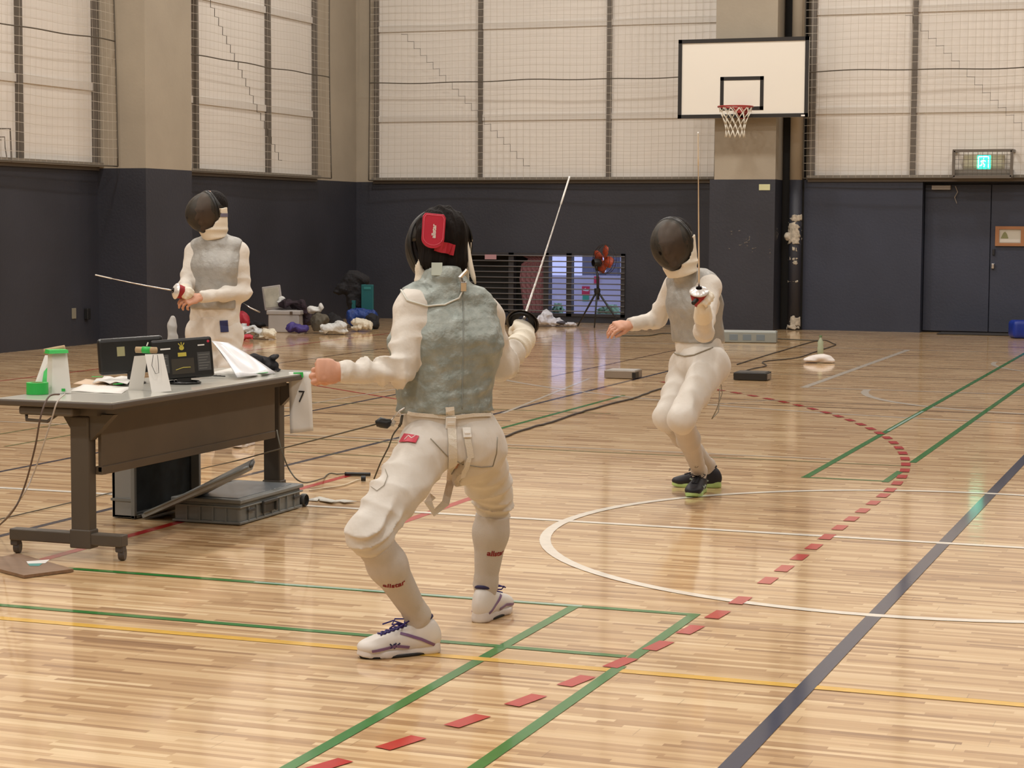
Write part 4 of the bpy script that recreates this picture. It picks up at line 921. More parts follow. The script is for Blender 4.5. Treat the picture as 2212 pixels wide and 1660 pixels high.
def crate():
    b = FL(783, 707); t = thing('folding_crate', 'teal plastic folding crate standing on end under the black coat', 'crate', b); F, S = facing(165)
    R = Matrix((-S, -F, UP)).transposed().to_4x4(); R.translation = b+CFh*.02
    o = MB(); o.box((-.01, 0, 0), (.15, .04, .58), R, .008); o.box((-.02, .0, 0), (.0, .22, .58), R, .006); o.build('crate_side', m_teal, t, smooth=False)
    o = MB(); o.box((.02, -.006, .515), (.12, .0, .55), R, .002); o.build('handle_slot', mat('pale_teal', (.03, .20, .20), .5), t, smooth=False)
    o = MB(); o.box((-.17, .03, 0), (-.115, .06, .36), R, .005); o.build('crate_panel', m_teal, t, smooth=False)
crate()
pile('sports_bag', 'red bag behind the standing fencer by the left wall', 'bag', (524, 718), [(524, 686, 14, 16, .09), (530, 697, 11, 18, .09)], m_rbag, 14, .008)
pile('cloth_heap', 'dark navy cloth on top of the red bag', 'cloth', (517, 718), [(516, 660, 9, 9, .07), (512, 668, 8, 7, .07)], mat('navy_dark_cloth', (.012, .010, .03), .8), 15, .008)
pile('plastic_bag', 'white plastic bag crumpled below the red bag', 'bag', (545, 733), [(535, 712, 22, 12, .12), (560, 718, 16, 10, .1), (520, 708, 12, 9, .1)], mat('white_plastic_film', (.55, .56, .56), .35, var=.2, vscale=20), 16, .02)
pile('jacket', 'small cream cloth with a dark opening left of the cooler box', 'cloth', (578, 735), [(578, 720, 18, 11, .1), (592, 724, 9, 9, .08), (565, 728, 12, 6, .08)], m_ccl, 17, .02)
pile('cloth_heap', 'red cloth on the floor at the left end of the heap', 'cloth', (532, 738), [(532, 729, 15, 7, .07), (522, 733, 7, 5, .06), (545, 733, 6, 5, .05)], m_rbag, 18, .014)
pile('sports_bag', 'low black bag between the red bag and the cooler box', 'bag', (558, 716), [(556, 702, 20, 8, .08), (545, 697, 10, 5, .06)], m_dkc, 19, .008)
pile('jacket', 'wrinkled white fencing jacket heaped below the low window', 'jacket', (1180, 706), [(1180, 680, 16, 14, .12), (1172, 692, 16, 12, .12), (1200, 696, 20, 10, .1), (1222, 700, 16, 6, .1), (1238, 702, 8, 3, .06)], mat('bluish_white_cloth', (.62, .62, .68), .85, bump=.15, bscale=120, var=.12, vscale=9), 21, .016)
pile('cloth_heap', 'grey shoe bag resting on the jacket by the low window', 'bag', (1208, 706), [(1212, 697, 12, 5, .07, -.10)], mat('charcoal_cloth', (.06, .055, .07), .8), 22, .008)
pile('sports_bag', 'black bag behind the foil guard below the low window', 'bag', (1105, 702), [(1105, 688, 16, 15, .12), (1090, 690, 12, 12, .1), (1132, 690, 18, 14, .12)], mat('black_navy_bag', (.008, .009, .02), .7), 23, .012)
def stick(label, u0, v0, u1, v1, b, r=.011):
    d = dep(*b); m = MB().tube([W(u0, v0, d), W((u0+u1)/2, (v0+v1)/2+2, d), W(u1, v1, d)], [r*.6, r, r*1.1], 8); o = m.build('foil_bag_stick', m_stl, None, smooth=True); c = FL(*b); o.data.transform(Matrix.Translation(-c)); o.location = c; tag(o, label, 'stick')
stick('silver foil blade sticking out over the red bag', 520, 652, 562, 675, (530, 719), .010)
# bin or bag at the right edge
def bluebag():
    b = FL(2212, 731); o = MB(); R = TR(b, .4)
    o.box((-.17, -.12, 0), (.3, .16, .23), R, .05); q = o.build('sports_bag', mat('bright_blue_vinyl', (.006, .03, .28), .4, var=.2), None, smooth=True); q.data.transform(Matrix.Translation(-b)); q.location = b
    tag(q, 'bright blue bag on the floor at the right edge by the doors', 'bag')
bluebag()
# ---------------------------------------------------------------- fan on a tripod before the low window
def fan():
    d = dep(1284, 708); b = FL(1290, 703); t = thing('tripod_fan', 'orange bladed fan on a black tripod before the low window', 'fan', b); hub = W(1290, 628, d)
    for u, v in ((1248, 705), (1284, 709), (1345, 692)):
        dd = d if v > 700 else d+.35
        f0 = FL(u, v) if v > 700 else W(u, v, d-.15)
        f0.z = .004
        MB().tube([hub+UP*.0, hub*.5+f0*.5, f0], [.016, .013, .009], 8).build('leg', m_blk, t, smooth=True)
    MB().tube([W(1292, 648, d), W(1291, 600, d), W(1289, 580, d)], [.020, .018, .014], 10).build('pole', m_blk, t, smooth=True)
    MB().lathe([(0, .03), (.04, .03), (.045, -.02), (.03, -.05), (0, -.05)], hub, (0, 0, 1), 16).build('leg_collar', m_blk, t, smooth=True)
    c = W(1304, 560, d); ax = (-CRh*.75-CFh*.65).normalized(); 
    m = MB(); m.lathe([(0, -.10), (.05, -.09), (.062, -.04), (.05, .02), (0, .03)], W(1284, 568, d), (CRh*-.8-CFh*.4), 16); m.tube([W(1289, 584, d), W(1288, 572, d)], .02, 8); m.build('motor', m_blk, t, smooth=True)
    m_or = mat('orange_plastic', (.38, .055, .02), .45)
    u = ax.orthogonal().normalized(); w_ = ax.cross(u)
    for i in range(4):
        a = i*PI/2+.5; dr = u*math.cos(a)+w_*math.sin(a); sd = -u*math.sin(a)+w_*math.cos(a); bl = MB(); n = 7; row = []
        for k in range(n):
            r = .02+.17*k/(n-1); wd = .02+.055*math.sin(PI*min(1, (k+1)/n)*.8); row.append((c+dr*r-sd*wd+ax*.02, c+dr*r+sd*wd-ax*.02))
        for k in range(n-1): bl.quad(row[k][0], row[k][1], row[k+1][1], row[k+1][0])
        o = bl.build('blade', m_or, t, smooth=True); sm = o.modifiers.new('t', 'SOLIDIFY'); sm.thickness = .006
    g = MB()
    for rr, h in ((.20, 0), (.17, .045), (.10, .075), (.20, -.05)): g.tube([c+(u*math.cos(a)+w_*math.sin(a))*rr+ax*h for a in np.linspace(0, 2*PI, 33)], .0035, 5, caps=False)
    for i in range(16):
        a = 2*PI*i/16; q = u*math.cos(a)+w_*math.sin(a); g.tube([c+q*.02+ax*.08, c+q*.10+ax*.075, c+q*.17+ax*.045, c+q*.20, c+q*.20-ax*.05], .002, 4)
    g.build('guard_cage', mat('dark_wire', (.03, .02, .018), .5), t, smooth=True); MB().lathe([(0, .035), (.035, .03), (.04, -.01), (0, -.02)], c, ax, 14).build('hub', m_or, t, smooth=True)
fan()
# ---------------------------------------------------------------- low vent window with bars, curtain and the yard outside
def lowwindow():
    z0, z1 = .09, 1.0; x0, x1 = WLO, WHI
    fr = MB()
    for a, b in ((x0, x0+.05), (-10.06, -9.98), (-9.52, -9.44), (-9.17, -9.09), (x1-.06, x1)): fr.box((a, YB-.02, z0), (b, YB+.10, z1))
    fr.box((x0, YB-.02, z1-.03), (x1, YB+.1, z1)); fr.box((x0, YB-.02, z0), (x1, YB+.1, z0+.04))
    o = fr.build('window_5', mat('dark_window_frame', (.035, .032, .035), .45), None, smooth=False); struct(o)
    br = MB()
    for i in range(11): z = z0+.075+.0795*i; br.tube([(x0, YB-.03, z), (x1, YB-.03, z)], .009, 6)
    br.build('window_bars', mat('bar_paint', (.15, .14, .14), .5), o, smooth=True)
    g = MB().box((-9.44, YB+.12, z0), (x1, YB+.125, z1)); gm = mat('window_glass', (.9, .95, 1), .02, trans=1.); g.build('window_pane', gm, o)
    bk = MB().box((x0, YB+.2, z0), (-9.47, YB+.23, z1)); bk.build('dark_backing', m_gap, o)  # plain near-black backing behind the left bars
    c = MB(); n = 40; rows = []
    for k in range(13):
        z = z1-.02-.87*k/12; xl = -9.92+.05*abs(k-5)/5+(.10 if k == 1 else 0)+(-.06 if k == 0 else 0)
        rows.append([Vector((xl+(-9.50-xl)*i/n, YB+.06+.012*math.sin(i*.9+k*.2), z)) for i in range(n+1)])
    for k in range(12):
        for i in range(n): c.quad(rows[k][i], rows[k][i+1], rows[k+1][i+1], rows[k+1][i])
    q = c.build('curtain', mat('dusty_pink_cloth', (.26, .115, .13), .85), None, smooth=True); q['label'] = 'dusty pink curtain hanging behind the bars of the low window'; q['category'] = 'curtain'
    tg = MB().box((-10.42, YB-.045, .90), (-10.24, YB-.040, .97)).build('paper_tag', mat('pink_paper', (.45, .25, .27), .8)); tag(tg, 'pink paper tag tied to the bars of the low window', 'tag')
lowwindow()
def yard():
    g = MB().box((-20, YB+.36, -.25), (2, 46, -.15)).build('ground_yard', mat('yard_paving', (.55, .55, .60), .8, var=.15, vscale=2)); struct(g, None)
    wl = MB().box((-18, 38, -.2), (0, 38.3, 6)).build('wall_yard', mat('pale_yard_wall', (.62, .62, .68), .8, var=.05)); struct(wl)
    for i, u in enumerate((1206, 1266, 1318)):
        c = W(u, 560, 33); MB().box((c.x-.10, 32.9, -.15), (c.x+.10, 33.1, 3.2)).build('fence_post', mat('dark_post', (.07, .07, .10), .6)).__setitem__('kind', 'structure')
    hd = MB(); c = W(1290, 640, 31.2); t = thing('notice_board', 'white notice board with red and green squares seen through the low window', 'notice board', (c.x, c.y, -.15))
    hd.box((c.x-1.0, c.y, -.15), (c.x+1.1, c.y+.05, .62)); hd.build('board', mat('notice_white', (.62, .60, .72), .6), t)
    def sq(u0, v0, u1, v1, m, nm):
        a, b = W(u0, v0, 31), W(u1, v1, 31)
        k = c.y-.012; return MB().box((a.x, k, b.z), (b.x, k+.01, a.z)).build(nm, m, t)
    rr = mat('notice_red', (.65, .03, .08), .5); s1 = sq(1245, 620, 1263, 638, rr, 'notice_square'); s2 = sq(1246, 640, 1261, 653, mat('notice_green', (.02, .35, .22), .5), 'notice_square'); s3 = sq(1275, 598, 1287, 615, rr, 'notice_square')
    a = W(1254, 629, 31); y_ = c.y-.014; MB().add([(a.x-.05, y_, a.z+.0), (a.x+.0, y_, a.z+.045), (a.x+.0, y_, a.z+.01), (a.x+.05, y_, a.z+.01), (a.x+.05, y_, a.z-.01), (a.x, y_, a.z-.01)], [(0, 1, 2, 3, 4, 5)]).build('arrow_mark', m_white, s1)
    for i, (u, v, w_) in enumerate(((1205, 675, 14), (1320, 678, 22), (1300, 684, 12))):
        c = W(u, v, 29.5); o = fmesh('shrub', [(wob(ellip(c, I3, (w_*.007, .2, .16)), .05, 30, i), A3(c)-.35, A3(c)+.35, .03)], mat('pale_green_leaves', (.14, .28, .14), .8, var=.5, vscale=30), None)
        tag(o, ['low green shrub outside at the left of the low window', 'wide green shrub outside at the right of the low window', 'small green shrub outside below the notice board'][i], 'shrub')
    bn = MB()
    for u in (1209, 1242, 1266): c = W(u, 597, 33.5); MB().box((c.x-.12, 33.4, c.z-.03), (c.x+.12, 33.8, c.z+.03)).build('ledge', mat('dark_post')).__setitem__('kind', 'structure')
yard()
# ---------------------------------------------------------------- basketball board
def hoop():
    t = thing('basketball_hoop', 'white basketball backboard with black border, red rim and white net', 'basketball hoop', (-6.33, 26.2, 2.84)); x0, x1, z0, z1, y = -7.21, -5.44, 2.84, 3.89, 26.2
    MB().box((x0, y, z0), (x1, y+.035, z1), None, .006).build('backboard', mat('board_white', (.80, .76, .68), .45), t, smooth=False)
    def frame(a0, a1, b0, b1, w_, d): 
        m = MB(); m.box((a0, y-d, b0), (a1, y+.003, b0+w_)); m.box((a0, y-d, b1-w_), (a1, y+.003, b1)); m.box((a0, y-d, b0), (a0+w_, y+.003, b1)); m.box((a1-w_, y-d, b0), (a1, y+.003, b1)); return m
    mb_ = mat('board_black', (.015, .012, .010), .5); frame(x0, x1, z0, z1, .05, .012).build('border_frame', mb_, t); frame(-6.63, -6.04, 2.94, 3.385, .048, .004).build('target_square', mb_, t)
    o = mat('rim_red', (.34, .035, .03), .4); c = Vector((-6.325, y-.38, 2.965)); ang = np.linspace(0, 2*PI, 41)
    MB().tube([c+Vector((.228*math.cos(a), .228*math.sin(a), 0)) for a in ang], .011, 8, caps=False).build('rim', o, t, smooth=True)
    b = MB(); b.box((-6.40, y-.16, 2.90), (-6.25, y, 2.955)); b.box((-6.39, y-.012, 2.83), (-6.26, y, 3.0))
    b.tube([c+Vector((-.12, .19, 0)), (-6.36, y-.01, 2.87)], .010, 6); b.tube([c+Vector((.12, .19, 0)), (-6.29, y-.01, 2.87)], .010, 6); b.build('rim_bracket', o, t, smooth=False)
    n = MB(); rings = [(.222, 0), (.20, -.07), (.165, -.15), (.135, -.23), (.125, -.31), (.13, -.40)]; k = 12
    for i in range(len(rings)-1):
        for j in range(k):
            for s in (-.5, .5):
                a0 = 2*PI*(j+.5*(i % 2))/k; a1 = a0+2*PI*s/k; (r0, h0), (r1, h1) = rings[i], rings[i+1]
                n.tube([c+Vector((r0*math.cos(a0), r0*math.sin(a0), h0)), c+Vector((r1*math.cos(a1), r1*math.sin(a1), h1))], .0052, 5)
    n.build('net', mat('hoop_net_cord', (.80, .76, .66), .8), t, smooth=True)
    s = MB(); 
    for x in (-6.7, -5.98): s.box((x-.03, y+.03, 2.9), (x+.03, 26.45, 2.96)); s.box((x-.03, y+.03, 3.7), (x+.03, 26.45, 3.76)); s.box((x-.03, y+.035, 2.86), (x+.03, y+.07, 3.86))
    s.build('mounting_frame', m_frame, t)
    MB().box((-5.53, y-.014, 2.85), (-5.48, y-.010, 2.87)).build('maker_label', m_white, t)
hoop()
# ---------------------------------------------------------------- downpipe beside the pillar
def pipe():
    t = thing('drain_pipe', 'vertical pipe right of the pillar, dark below and beige above, paint peeling', 'pipe', (-5.71, 26.78, 0))
    MB().lathe([(.085, 0), (.085, DH)], (-5.71, 26.78, 0), n=24).build('lower_pipe', m_dado, t, smooth=True); MB().lathe([(.085, DH), (.085, HC)], (-5.71, 26.78, 0), n=24).build('upper_pipe', m_conc, t, smooth=True)
    pm = mat('peeled_plaster', (.50, .44, .35), .8, var=.25, vscale=30, bump=.5, bscale=40)
    i = 0
    for z, h, r, a in ((1.52, .08, .088, 1), (1.31, .26, .094, 1), (1.10, .05, .087, .5), (.97, .025, .087, .8), (.92, .05, .088, .4), (.66, .012, .087, .9), (.12, .12, .088, .8), (.05, .05, .092, 1)):
        i += 1; ff = both(lambda P, r=r: np.linalg.norm(P[:, :2]-np.array([-5.71, 26.78], np.float32), axis=1)-r-.004, wob(lambda P, z=z, h=h, a=a: np.maximum(np.abs(P[:, 2]-z)-h/2-.01, (np.abs(P[:, 0]+5.70+.02*math.sin(z*40))-.085*a)), .02, 30, i))
        ff = minus(ff, lambda P: np.linalg.norm(P[:, :2]-np.array([-5.71, 26.78], np.float32), axis=1)-.084)
        fmesh('peeled_patch', [(ff, (-5.83, 26.66, z-h/2-.05), (-5.59, 26.9, z+h/2+.05), .008)], pm, t)
    lump = ellip((-5.80, 26.72, 1.27), np.eye(3), (.05, .05, .06)); fmesh('pipe_bracket', [(wob(lump, .01, 30, 3), (-5.9, 26.6, 1.15), (-5.7, 26.85, 1.4), .008)], pm, t)
pipe()
def box_thing(name, label, cat, lo, hi, m, bev=.003, kind=None):
    c = Vector(((lo[0]+hi[0])/2, (lo[1]+hi[1])/2, lo[2])); o = MB().box(Vector(lo)-c, Vector(hi)-c, None, bev).build(name, m, None, smooth=False); o.location = c; return tag(o, label, cat, kind=kind)
box_thing('notice_sticker', 'small pale yellow sticker at the top of the dark pillar', 'sticker', (-6.14, 26.444, 1.885), (-5.99, 26.452, 1.965), mat('pale_yellow_paper', (.62, .62, .36), .7), .001)
# peeled marks on the pillar
def marks():
    pm = mat('scuff_plaster', (.13, .115, .10), .8, var=.3, vscale=30); i = 0
    base = bpy.data.objects['pillar_back']
    for u, v, ru, rv in ((1581, 502, 4, 6), (1602, 500, 9, 3), (1620, 512, 5, 9), (1617, 526, 5, 8), (1633, 538, 7, 6), (1605, 529, 7, 2), (1680, 505, 5, 12), (1576, 538, 4, 3), (1671, 545, 1.5, 12)):
        i += 1; c = W(u, v, 27.05); s = .0062
        c.y = 26.45 if u < 1675 else c.y
        if u > 1675: c = Vector((-5.92, 26.62, c.z)); 
        ff = wob(ellip(c, np.eye(3), (ru*s if u < 1675 else .004, .004 if u < 1675 else .06, rv*s)), .006, 50, i)
        fmesh('peeled_patch', [(ff, A3(c)-.11, A3(c)+.11, .006)], pm, base)
marks()
# wall sockets on the left wall
def sockets():
    a = W(168, 685, (Vector((XL, 19.7, .4))-CP).dot(FWD))
    box_thing('wall_socket', 'small pale socket plate low on the left wall', 'wall socket', (XL, 19.62, .31), (XL+.012, 19.70, .43), mat('aged_plate', (.22, .20, .15), .5)); box_thing('wall_box', 'black box low on the left wall beside the socket plate', 'wall box', (XL, 19.88, .29), (XL+.05, 19.95, .42), m_blk, .008)
sockets()
# ---------------------------------------------------------------- doors, exit sign, picture
def doors():
    for i, (a, b) in enumerate(((-4.02, -3.16), (-3.15, -2.10))):
        o = MB().box((a, 27.07, .02), (b, 27.12, 1.97), None, .004).build('door_%d' % (i+1), m_dadob, smooth=False); struct(o)
        if i == 1:
            MB().box((-3.12, 27.03, 1.04), (-3.09, 27.07, 1.12), None, .004).build('door_lock', m_blk, o); MB().box((-3.13, 27.02, .86), (-3.09, 27.07, .93), None, .01).build('door_handle', m_stl, o)
        else:
            MB().box((-3.93, 27.0, 1.90), (-3.68, 27.07, 1.96), None, .008).build('door_closer', mat('grey_closer', (.32, .29, .26), .4), o); MB().tube([(-3.62, 27.02, 1.95), (-3.59, 27.03, 1.87), (-3.63, 27.05, 1.80), (-3.60, 27.05, 1.72)], .006, 6).build('closer_arm', mat('grey_closer'), o)
    fr = thing('framed_picture', 'small landscape picture in an orange brown frame on the right door', 'picture', (-2.90, 27.05, 1.16)); m = MB(); m_f = mat('orange_wood_frame', (.34, .15, .06), .5)
    for lo, hi in (((-3.09, 27.04, 1.16), (-2.71, 27.065, 1.20)), ((-3.09, 27.04, 1.38), (-2.71, 27.065, 1.42)), ((-3.09, 27.04, 1.20), (-3.04, 27.065, 1.38)), ((-2.76, 27.04, 1.20), (-2.71, 27.065, 1.38))): m.box(lo, hi)
    m.build('frame', m_f, fr); p = MB().box((-3.04, 27.055, 1.20), (-2.76, 27.062, 1.38)).build('picture_sheet', mat('picture_paper', (.52, .48, .40), .7), fr)
    MB().prism([(-3.02, 1.26), (-2.99, 1.33), (-2.965, 1.35), (-2.94, 1.32), (-2.92, 1.26)], Matrix(((1, 0, 0, 0), (0, 0, 1, 27.052), (0, 1, 0, 0), (0, 0, 0, 1))), .003).build('picture_motif', mat('olive_print', (.22, .22, .10), .7), p)
    MB().box((-3.03, 27.052, 1.21), (-2.77, 27.056, 1.25)).build('picture_ground', mat('pale_print', (.60, .56, .50), .7), p)
    box_thing('door_mat', 'thin dark mat on the floor at the foot of the doors', 'mat', (-3.75, 26.5, .0025), (-2.45, 26.95, .014), mat('dark_mat', (.035, .03, .028), .9), .002)
    t = thing('exit_sign', 'green lit exit sign inside a bronze wire guard above the doors', 'exit sign', (-3.23, 26.9, 2.05)); g = MB(); x0, x1, z0, z1, y0, y1 = -3.60, -2.86, 2.06, 2.40, 26.66, 26.98
    r = .018
    for z in (z0, z1): g.box((x0, y0-r, z-r), (x1, y0+r, z+r)); g.box((x0-r, y0, z-r), (x0+r, y1, z+r)); g.box((x1-r, y0, z-r), (x1+r, y1, z+r))
    for x in (x0, x1): g.box((x-r, y0-r, z0), (x+r, y0+r, z1))
    for k in range(1, 6): z = z0+(z1-z0)*k/6; g.tube([(x0, y0, z), (x1, y0, z)], .003, 5)
    for k in range(1, 12): x = x0+(x1-x0)*k/12; g.tube([(x, y0, z0), (x, y0, z1)], .003, 5)
    g.build('wire_guard', m_frame, t); MB().box((x0, 26.70, z0-.01), (x1, 26.99, z0+.10), None, .005).build('guard_tray', m_sill, t)
    b = MB().box((-3.50, 26.80, 2.15), (-2.97, 26.90, 2.36), None, .02).build('sign_body', mat('sign_cream', (.52, .48, .34), .5), t)
    gp = MB().box((-3.315, 26.79, 2.165), (-3.145, 26.802, 2.345), None, .004).build('sign_panel', mat('exit_green', (.02, .5, .3), .4, emit=(.02, .85, .48, 3.2)), t)
    # running figure leaving through a doorway
    w_ = MB(); cx, cz, y = -3.235, 2.25, 26.786
    def seg(a, b, r): w_.tube([(cx+a[0], y, cz+a[1]), (cx+b[0], y, cz+b[1])], r, 6)
    seg((.0, .052), (.002, .05), .013); seg((-.005, .033), (-.012, -.005), .011); seg((-.012, -.005), (.016, -.026), .008); seg((.016, -.026), (.008, -.058), .007); seg((-.012, -.005), (-.022, -.035), .008); seg((-.022, -.035), (-.048, -.042), .007); seg((-.003, .028), (.028, .016), .006); seg((-.005, .028), (-.036, .01), .006)
    for s_ in (-1, 1): seg((.065*s_, .075), (.065*s_, -.075), .006)
    seg((-.065, .075), (.065, .075), .006); w_.build('exit_figure', mat('sign_white_light', (.8, 1, .9), .5, emit=(.75, 1, .9, 3.)), gp)
doors()
# ---------------------------------------------------------------- scoring reels and boxes on the floor
def reel(name, label, u0, u1, v, d_, hgt, m, m2, cat='box', al=0):
    a, b = FL(u0, v), FL(u1, v+ (2 if al == 0 else al)); x = (b-a).normalized(); yv = UP.cross(x); t = thing(name, label, cat, (a+b)/2); L = (b-a).length
    M_ = Matrix((x, yv, UP)).transposed().to_4x4(); M_.translation = a
    MB().box((0, 0, .004), (L, d_, hgt), M_, .006).build('case', m, t, smooth=False); MB().box((.015, .01, hgt), (L-.015, d_-.01, hgt+.004), M_, .002).build('top_plate', m2, t, smooth=False)
    return t, M_, L
m_alu = mat('brushed_grey_metal', (.30, .26, .22), .4, metal=.6); m_bkx = mat('black_case', (.012, .011, .010), .4)
t, M_, L = reel('scoring_reel', 'grey metal cable reel box on the floor left of the far fencer', 1305, 1372, 818, .26, .075, m_alu, mat('grey_plate', (.34, .32, .30), .5), 'reel box'); MB().box((-.004, .02, .015), (.012, .09, .065), M_, .002).build('side_plug', m_bkx, t); MB().box((L-.03, -.003, .01), (L+.004, .12, .062), M_, .002).build('end_panel', m_bkx, t)
t, M_, L = reel('scoring_reel', 'black cable reel box on the floor right of the far fencer', 1584, 1656, 822, .26, .072, m_bkx, mat('dark_plate', (.05, .045, .04), .5), 'reel box'); MB().box((L-.004, .03, .01), (L+.004, .22, .06), M_, .002).build('end_panel', m_alu, t)
t, M_, L = reel('floor_box', 'long grey aluminium case at the foot of the dark pillar', 1545, 1677, 740, .40, .13, mat('pale_grey_metal', (.28, .30, .28), .45, metal=.3), mat('pale_top', (.42, .43, .40), .5), 'case')
for k in (.30, .52, .74): MB().box((L*k-.05, -.004, .03), (L*k+.05, .002, .10), M_, .002).build('front_panel', mat('dull_blue_panel', (.16, .20, .23), .5), t)
# shoes with bottle
def shoes_far():
    b = FL(1769, 782); d = dep(1769, 783)
    o = pile('white_shoes', 'pair of white shoes left on the floor beyond the far reel box', 'shoes', (1769, 785), [(1752, 778, 17, 6, .09), (1772, 774, 22, 9, .09), (1790, 779, 14, 6, .09)], mat('white_shoe_cloth', (.66, .60, .56), .7), 31, .004, cell=.008)
    t = thing('water_bottle', 'clear green water bottle standing behind the white shoes', 'bottle', FL(1772, 772)); p = FL(1772, 772); MB().lathe([(.032, 0), (.034, .10), (.030, .13), (.034, .16), (.012, .205), (.012, .22)], p, n=16).build('bottle', mat('green_clear_plastic', (.45, .52, .38), .25, alpha=.8), t, smooth=True); MB().lathe([(.015, .215), (.015, .235)], p, n=12).build('cap', mat('green_cap', (.12, .20, .10), .5), t)
shoes_far()
def cable(name, label, pts, r=.006, m=None, z=.007, cat='cable', sub=6, wig=0, seed=0):
    P = [FL(*p)+UP*z if len(p) == 2 else W(*p) for p in pts]; out = []; rd = random.Random(seed)
    for i in range(len(P)-1):
        p0, p1, p2, p3 = P[max(i-1, 0)], P[i], P[i+1], P[min(i+2, len(P)-1)]
        for k in range(sub):
            t_ = k/sub; q = .5*((2*p1)+(p2-p0)*t_+(2*p0-5*p1+4*p2-p3)*t_*t_+(3*p1-p0-3*p2+p3)*t_**3); out.append(q+Vector((rd.uniform(-wig, wig), rd.uniform(-wig, wig), 0)))
    out.append(P[-1])
    for q in out: q.z = max(q.z, r+.0015)
    c = out[0].copy(); o = MB().tube([q-c for q in out], r, 6).build(name, m or mat('brown_cable', (.045, .035, .028), .6), None, smooth=True); o.location = c; return tag(o, label, cat)
cable('floor_cable', 'dark wavy cable on the floor between the two duelling fencers', [(1076, 952), (1150, 925), (1180, 918), (1255, 893), (1330, 872), (1370, 862), (1425, 843), (1480, 832)], .007, wig=.008, seed=3)
cable('floor_cable', 'cable running from the far pillar toward the black reel box', [(1592, 789), (1680, 762), (1770, 737), (1800, 744), (1802, 748), (1760, 762), (1720, 775), (1650, 783), (1655, 792), (1620, 800), (1585, 812)], .006, seed=4)
cable('floor_cable', 'thin cable lying on the floor behind the far fencer by the back wall', [(1330, 727), (1400, 727), (1440, 722), (1560, 728), (1700, 735), (1770, 738)], .008, mat('drab_cable', (.07, .06, .04), .6))
cable('floor_cable', 'thin cable looping from the table to the floor beside the grey case', [(598, 930, 8.8), (606, 965, 8.75), (625, 1015, 8.75), (655, 1043, 8.8), (700, 1036), (735, 1027), (790, 1029)], .0035, mat('drab_cable'))
cable('floor_cable', 'thin pale wire ending in a white plug on the floor by the grey case', [(668, 1063), (700, 1058), (740, 1052), (768, 1042), (780, 1039)], .004, mat('pale_wire', (.62, .52, .38), .6))
cable('power_plug', 'small black plug on the floor behind the front fencer', [(780, 1041), (790, 1041)], .016, m_blk, z=.017, cat='plug')
cable('power_strip', 'flat black cable end on the floor left of the front fencer', [(745, 1029), (800, 1030)], .011, m_blk, z=.012, cat='cable')
cable('hanging_cable', 'brown cable hanging from the left end of the table to the floor', [(128, 852, 7.62), (105, 858, 7.52), (88, 900, 7.46), (75, 970, 7.5), (50, 1060, 7.6), (20, 1115, 7.7), (-30, 1160)], .0035, mat('brown_cable2', (.10, .065, .05), .6))
cable('hanging_cable', 'grey white cable hanging beside the brown cable at the table end', [(140, 852, 7.66), (124, 868, 7.5), (112, 905, 7.5), (98, 950, 7.52), (70, 1030, 7.6), (40, 1085, 7.7), (-10, 1150)], .003, mat('pale_grey_cable', (.45, .40, .36), .6))
cable('reel_cable', 'long thin reel cable stretched from the front fencer to the far left', [(-20, 1130), (120, 1097), (243, 1067), (340, 1042), (430, 1017), (510, 996, 9.9), (595, 973, 8.66), (700, 946, 7.5), (812, 917, 6.58)], .0028, mat('drab_cable'))
def plug():
    d = 6.56; t = thing('cable_connector', 'black reel connector hanging behind the front fencer at the left hip', 'connector', W(828, 917, d))
    MB().tube([W(812, 916, d), W(822, 913, d), W(836, 916, d), (W(846, 911, d))], [.010, .018, .017, .009], 10).build('connector_body', m_blk, t, smooth=True); MB().tube([W(846, 913, d), W(853, 917, d)], [.012, .010], 8).build('clear_sleeve', mat('clear_sleeve', (.6, .58, .52), .4, alpha=.5), t, smooth=True)
    cl = MB(); cl.tube([W(850, 902, d), W(864, 888, d), W(878, 880, d), W(888, 882, d), W(880, 893, d), W(866, 898, d), W(862, 890, d)], .0032, 6); cl.tube([W(850, 903, d), W(842, 912, d)], .002, 5); cl.build('carabiner', m_bellw, t, smooth=True)
    cl = MB(); cl.tube([W(869, 897, d), W(866, 915, d), W(862, 922, d)], .005, 6); cl.tube([W(862, 922, d), W(852, 935, d), W(848, 942, d), W(840, 965, d), W(822, 1000, d+.03), W(808, 1035, d+.06)], .0026, 6); cl.build('tether_wire', mat('drab_cable'), t, smooth=True)
plug()
def paper_strip():
    pts = [FL(u, v)+UP*(.004+.006*abs(math.sin(i*1.7))) for i, (u, v) in enumerate(((672, 1084), (690, 1080), (705, 1084), (720, 1088), (738, 1085), (757, 1089)))]
    c = pts[0].copy(); o = MB().ribbon([p-c for p in pts], .075, UP, .002).build('paper_strip', mat('crumpled_white_paper', (.62, .60, .54), .7, bump=.4, bscale=60), None, smooth=True); o.location = c; tag(o, 'crumpled white paper strip on the floor right of the grey case', 'paper')
paper_strip()
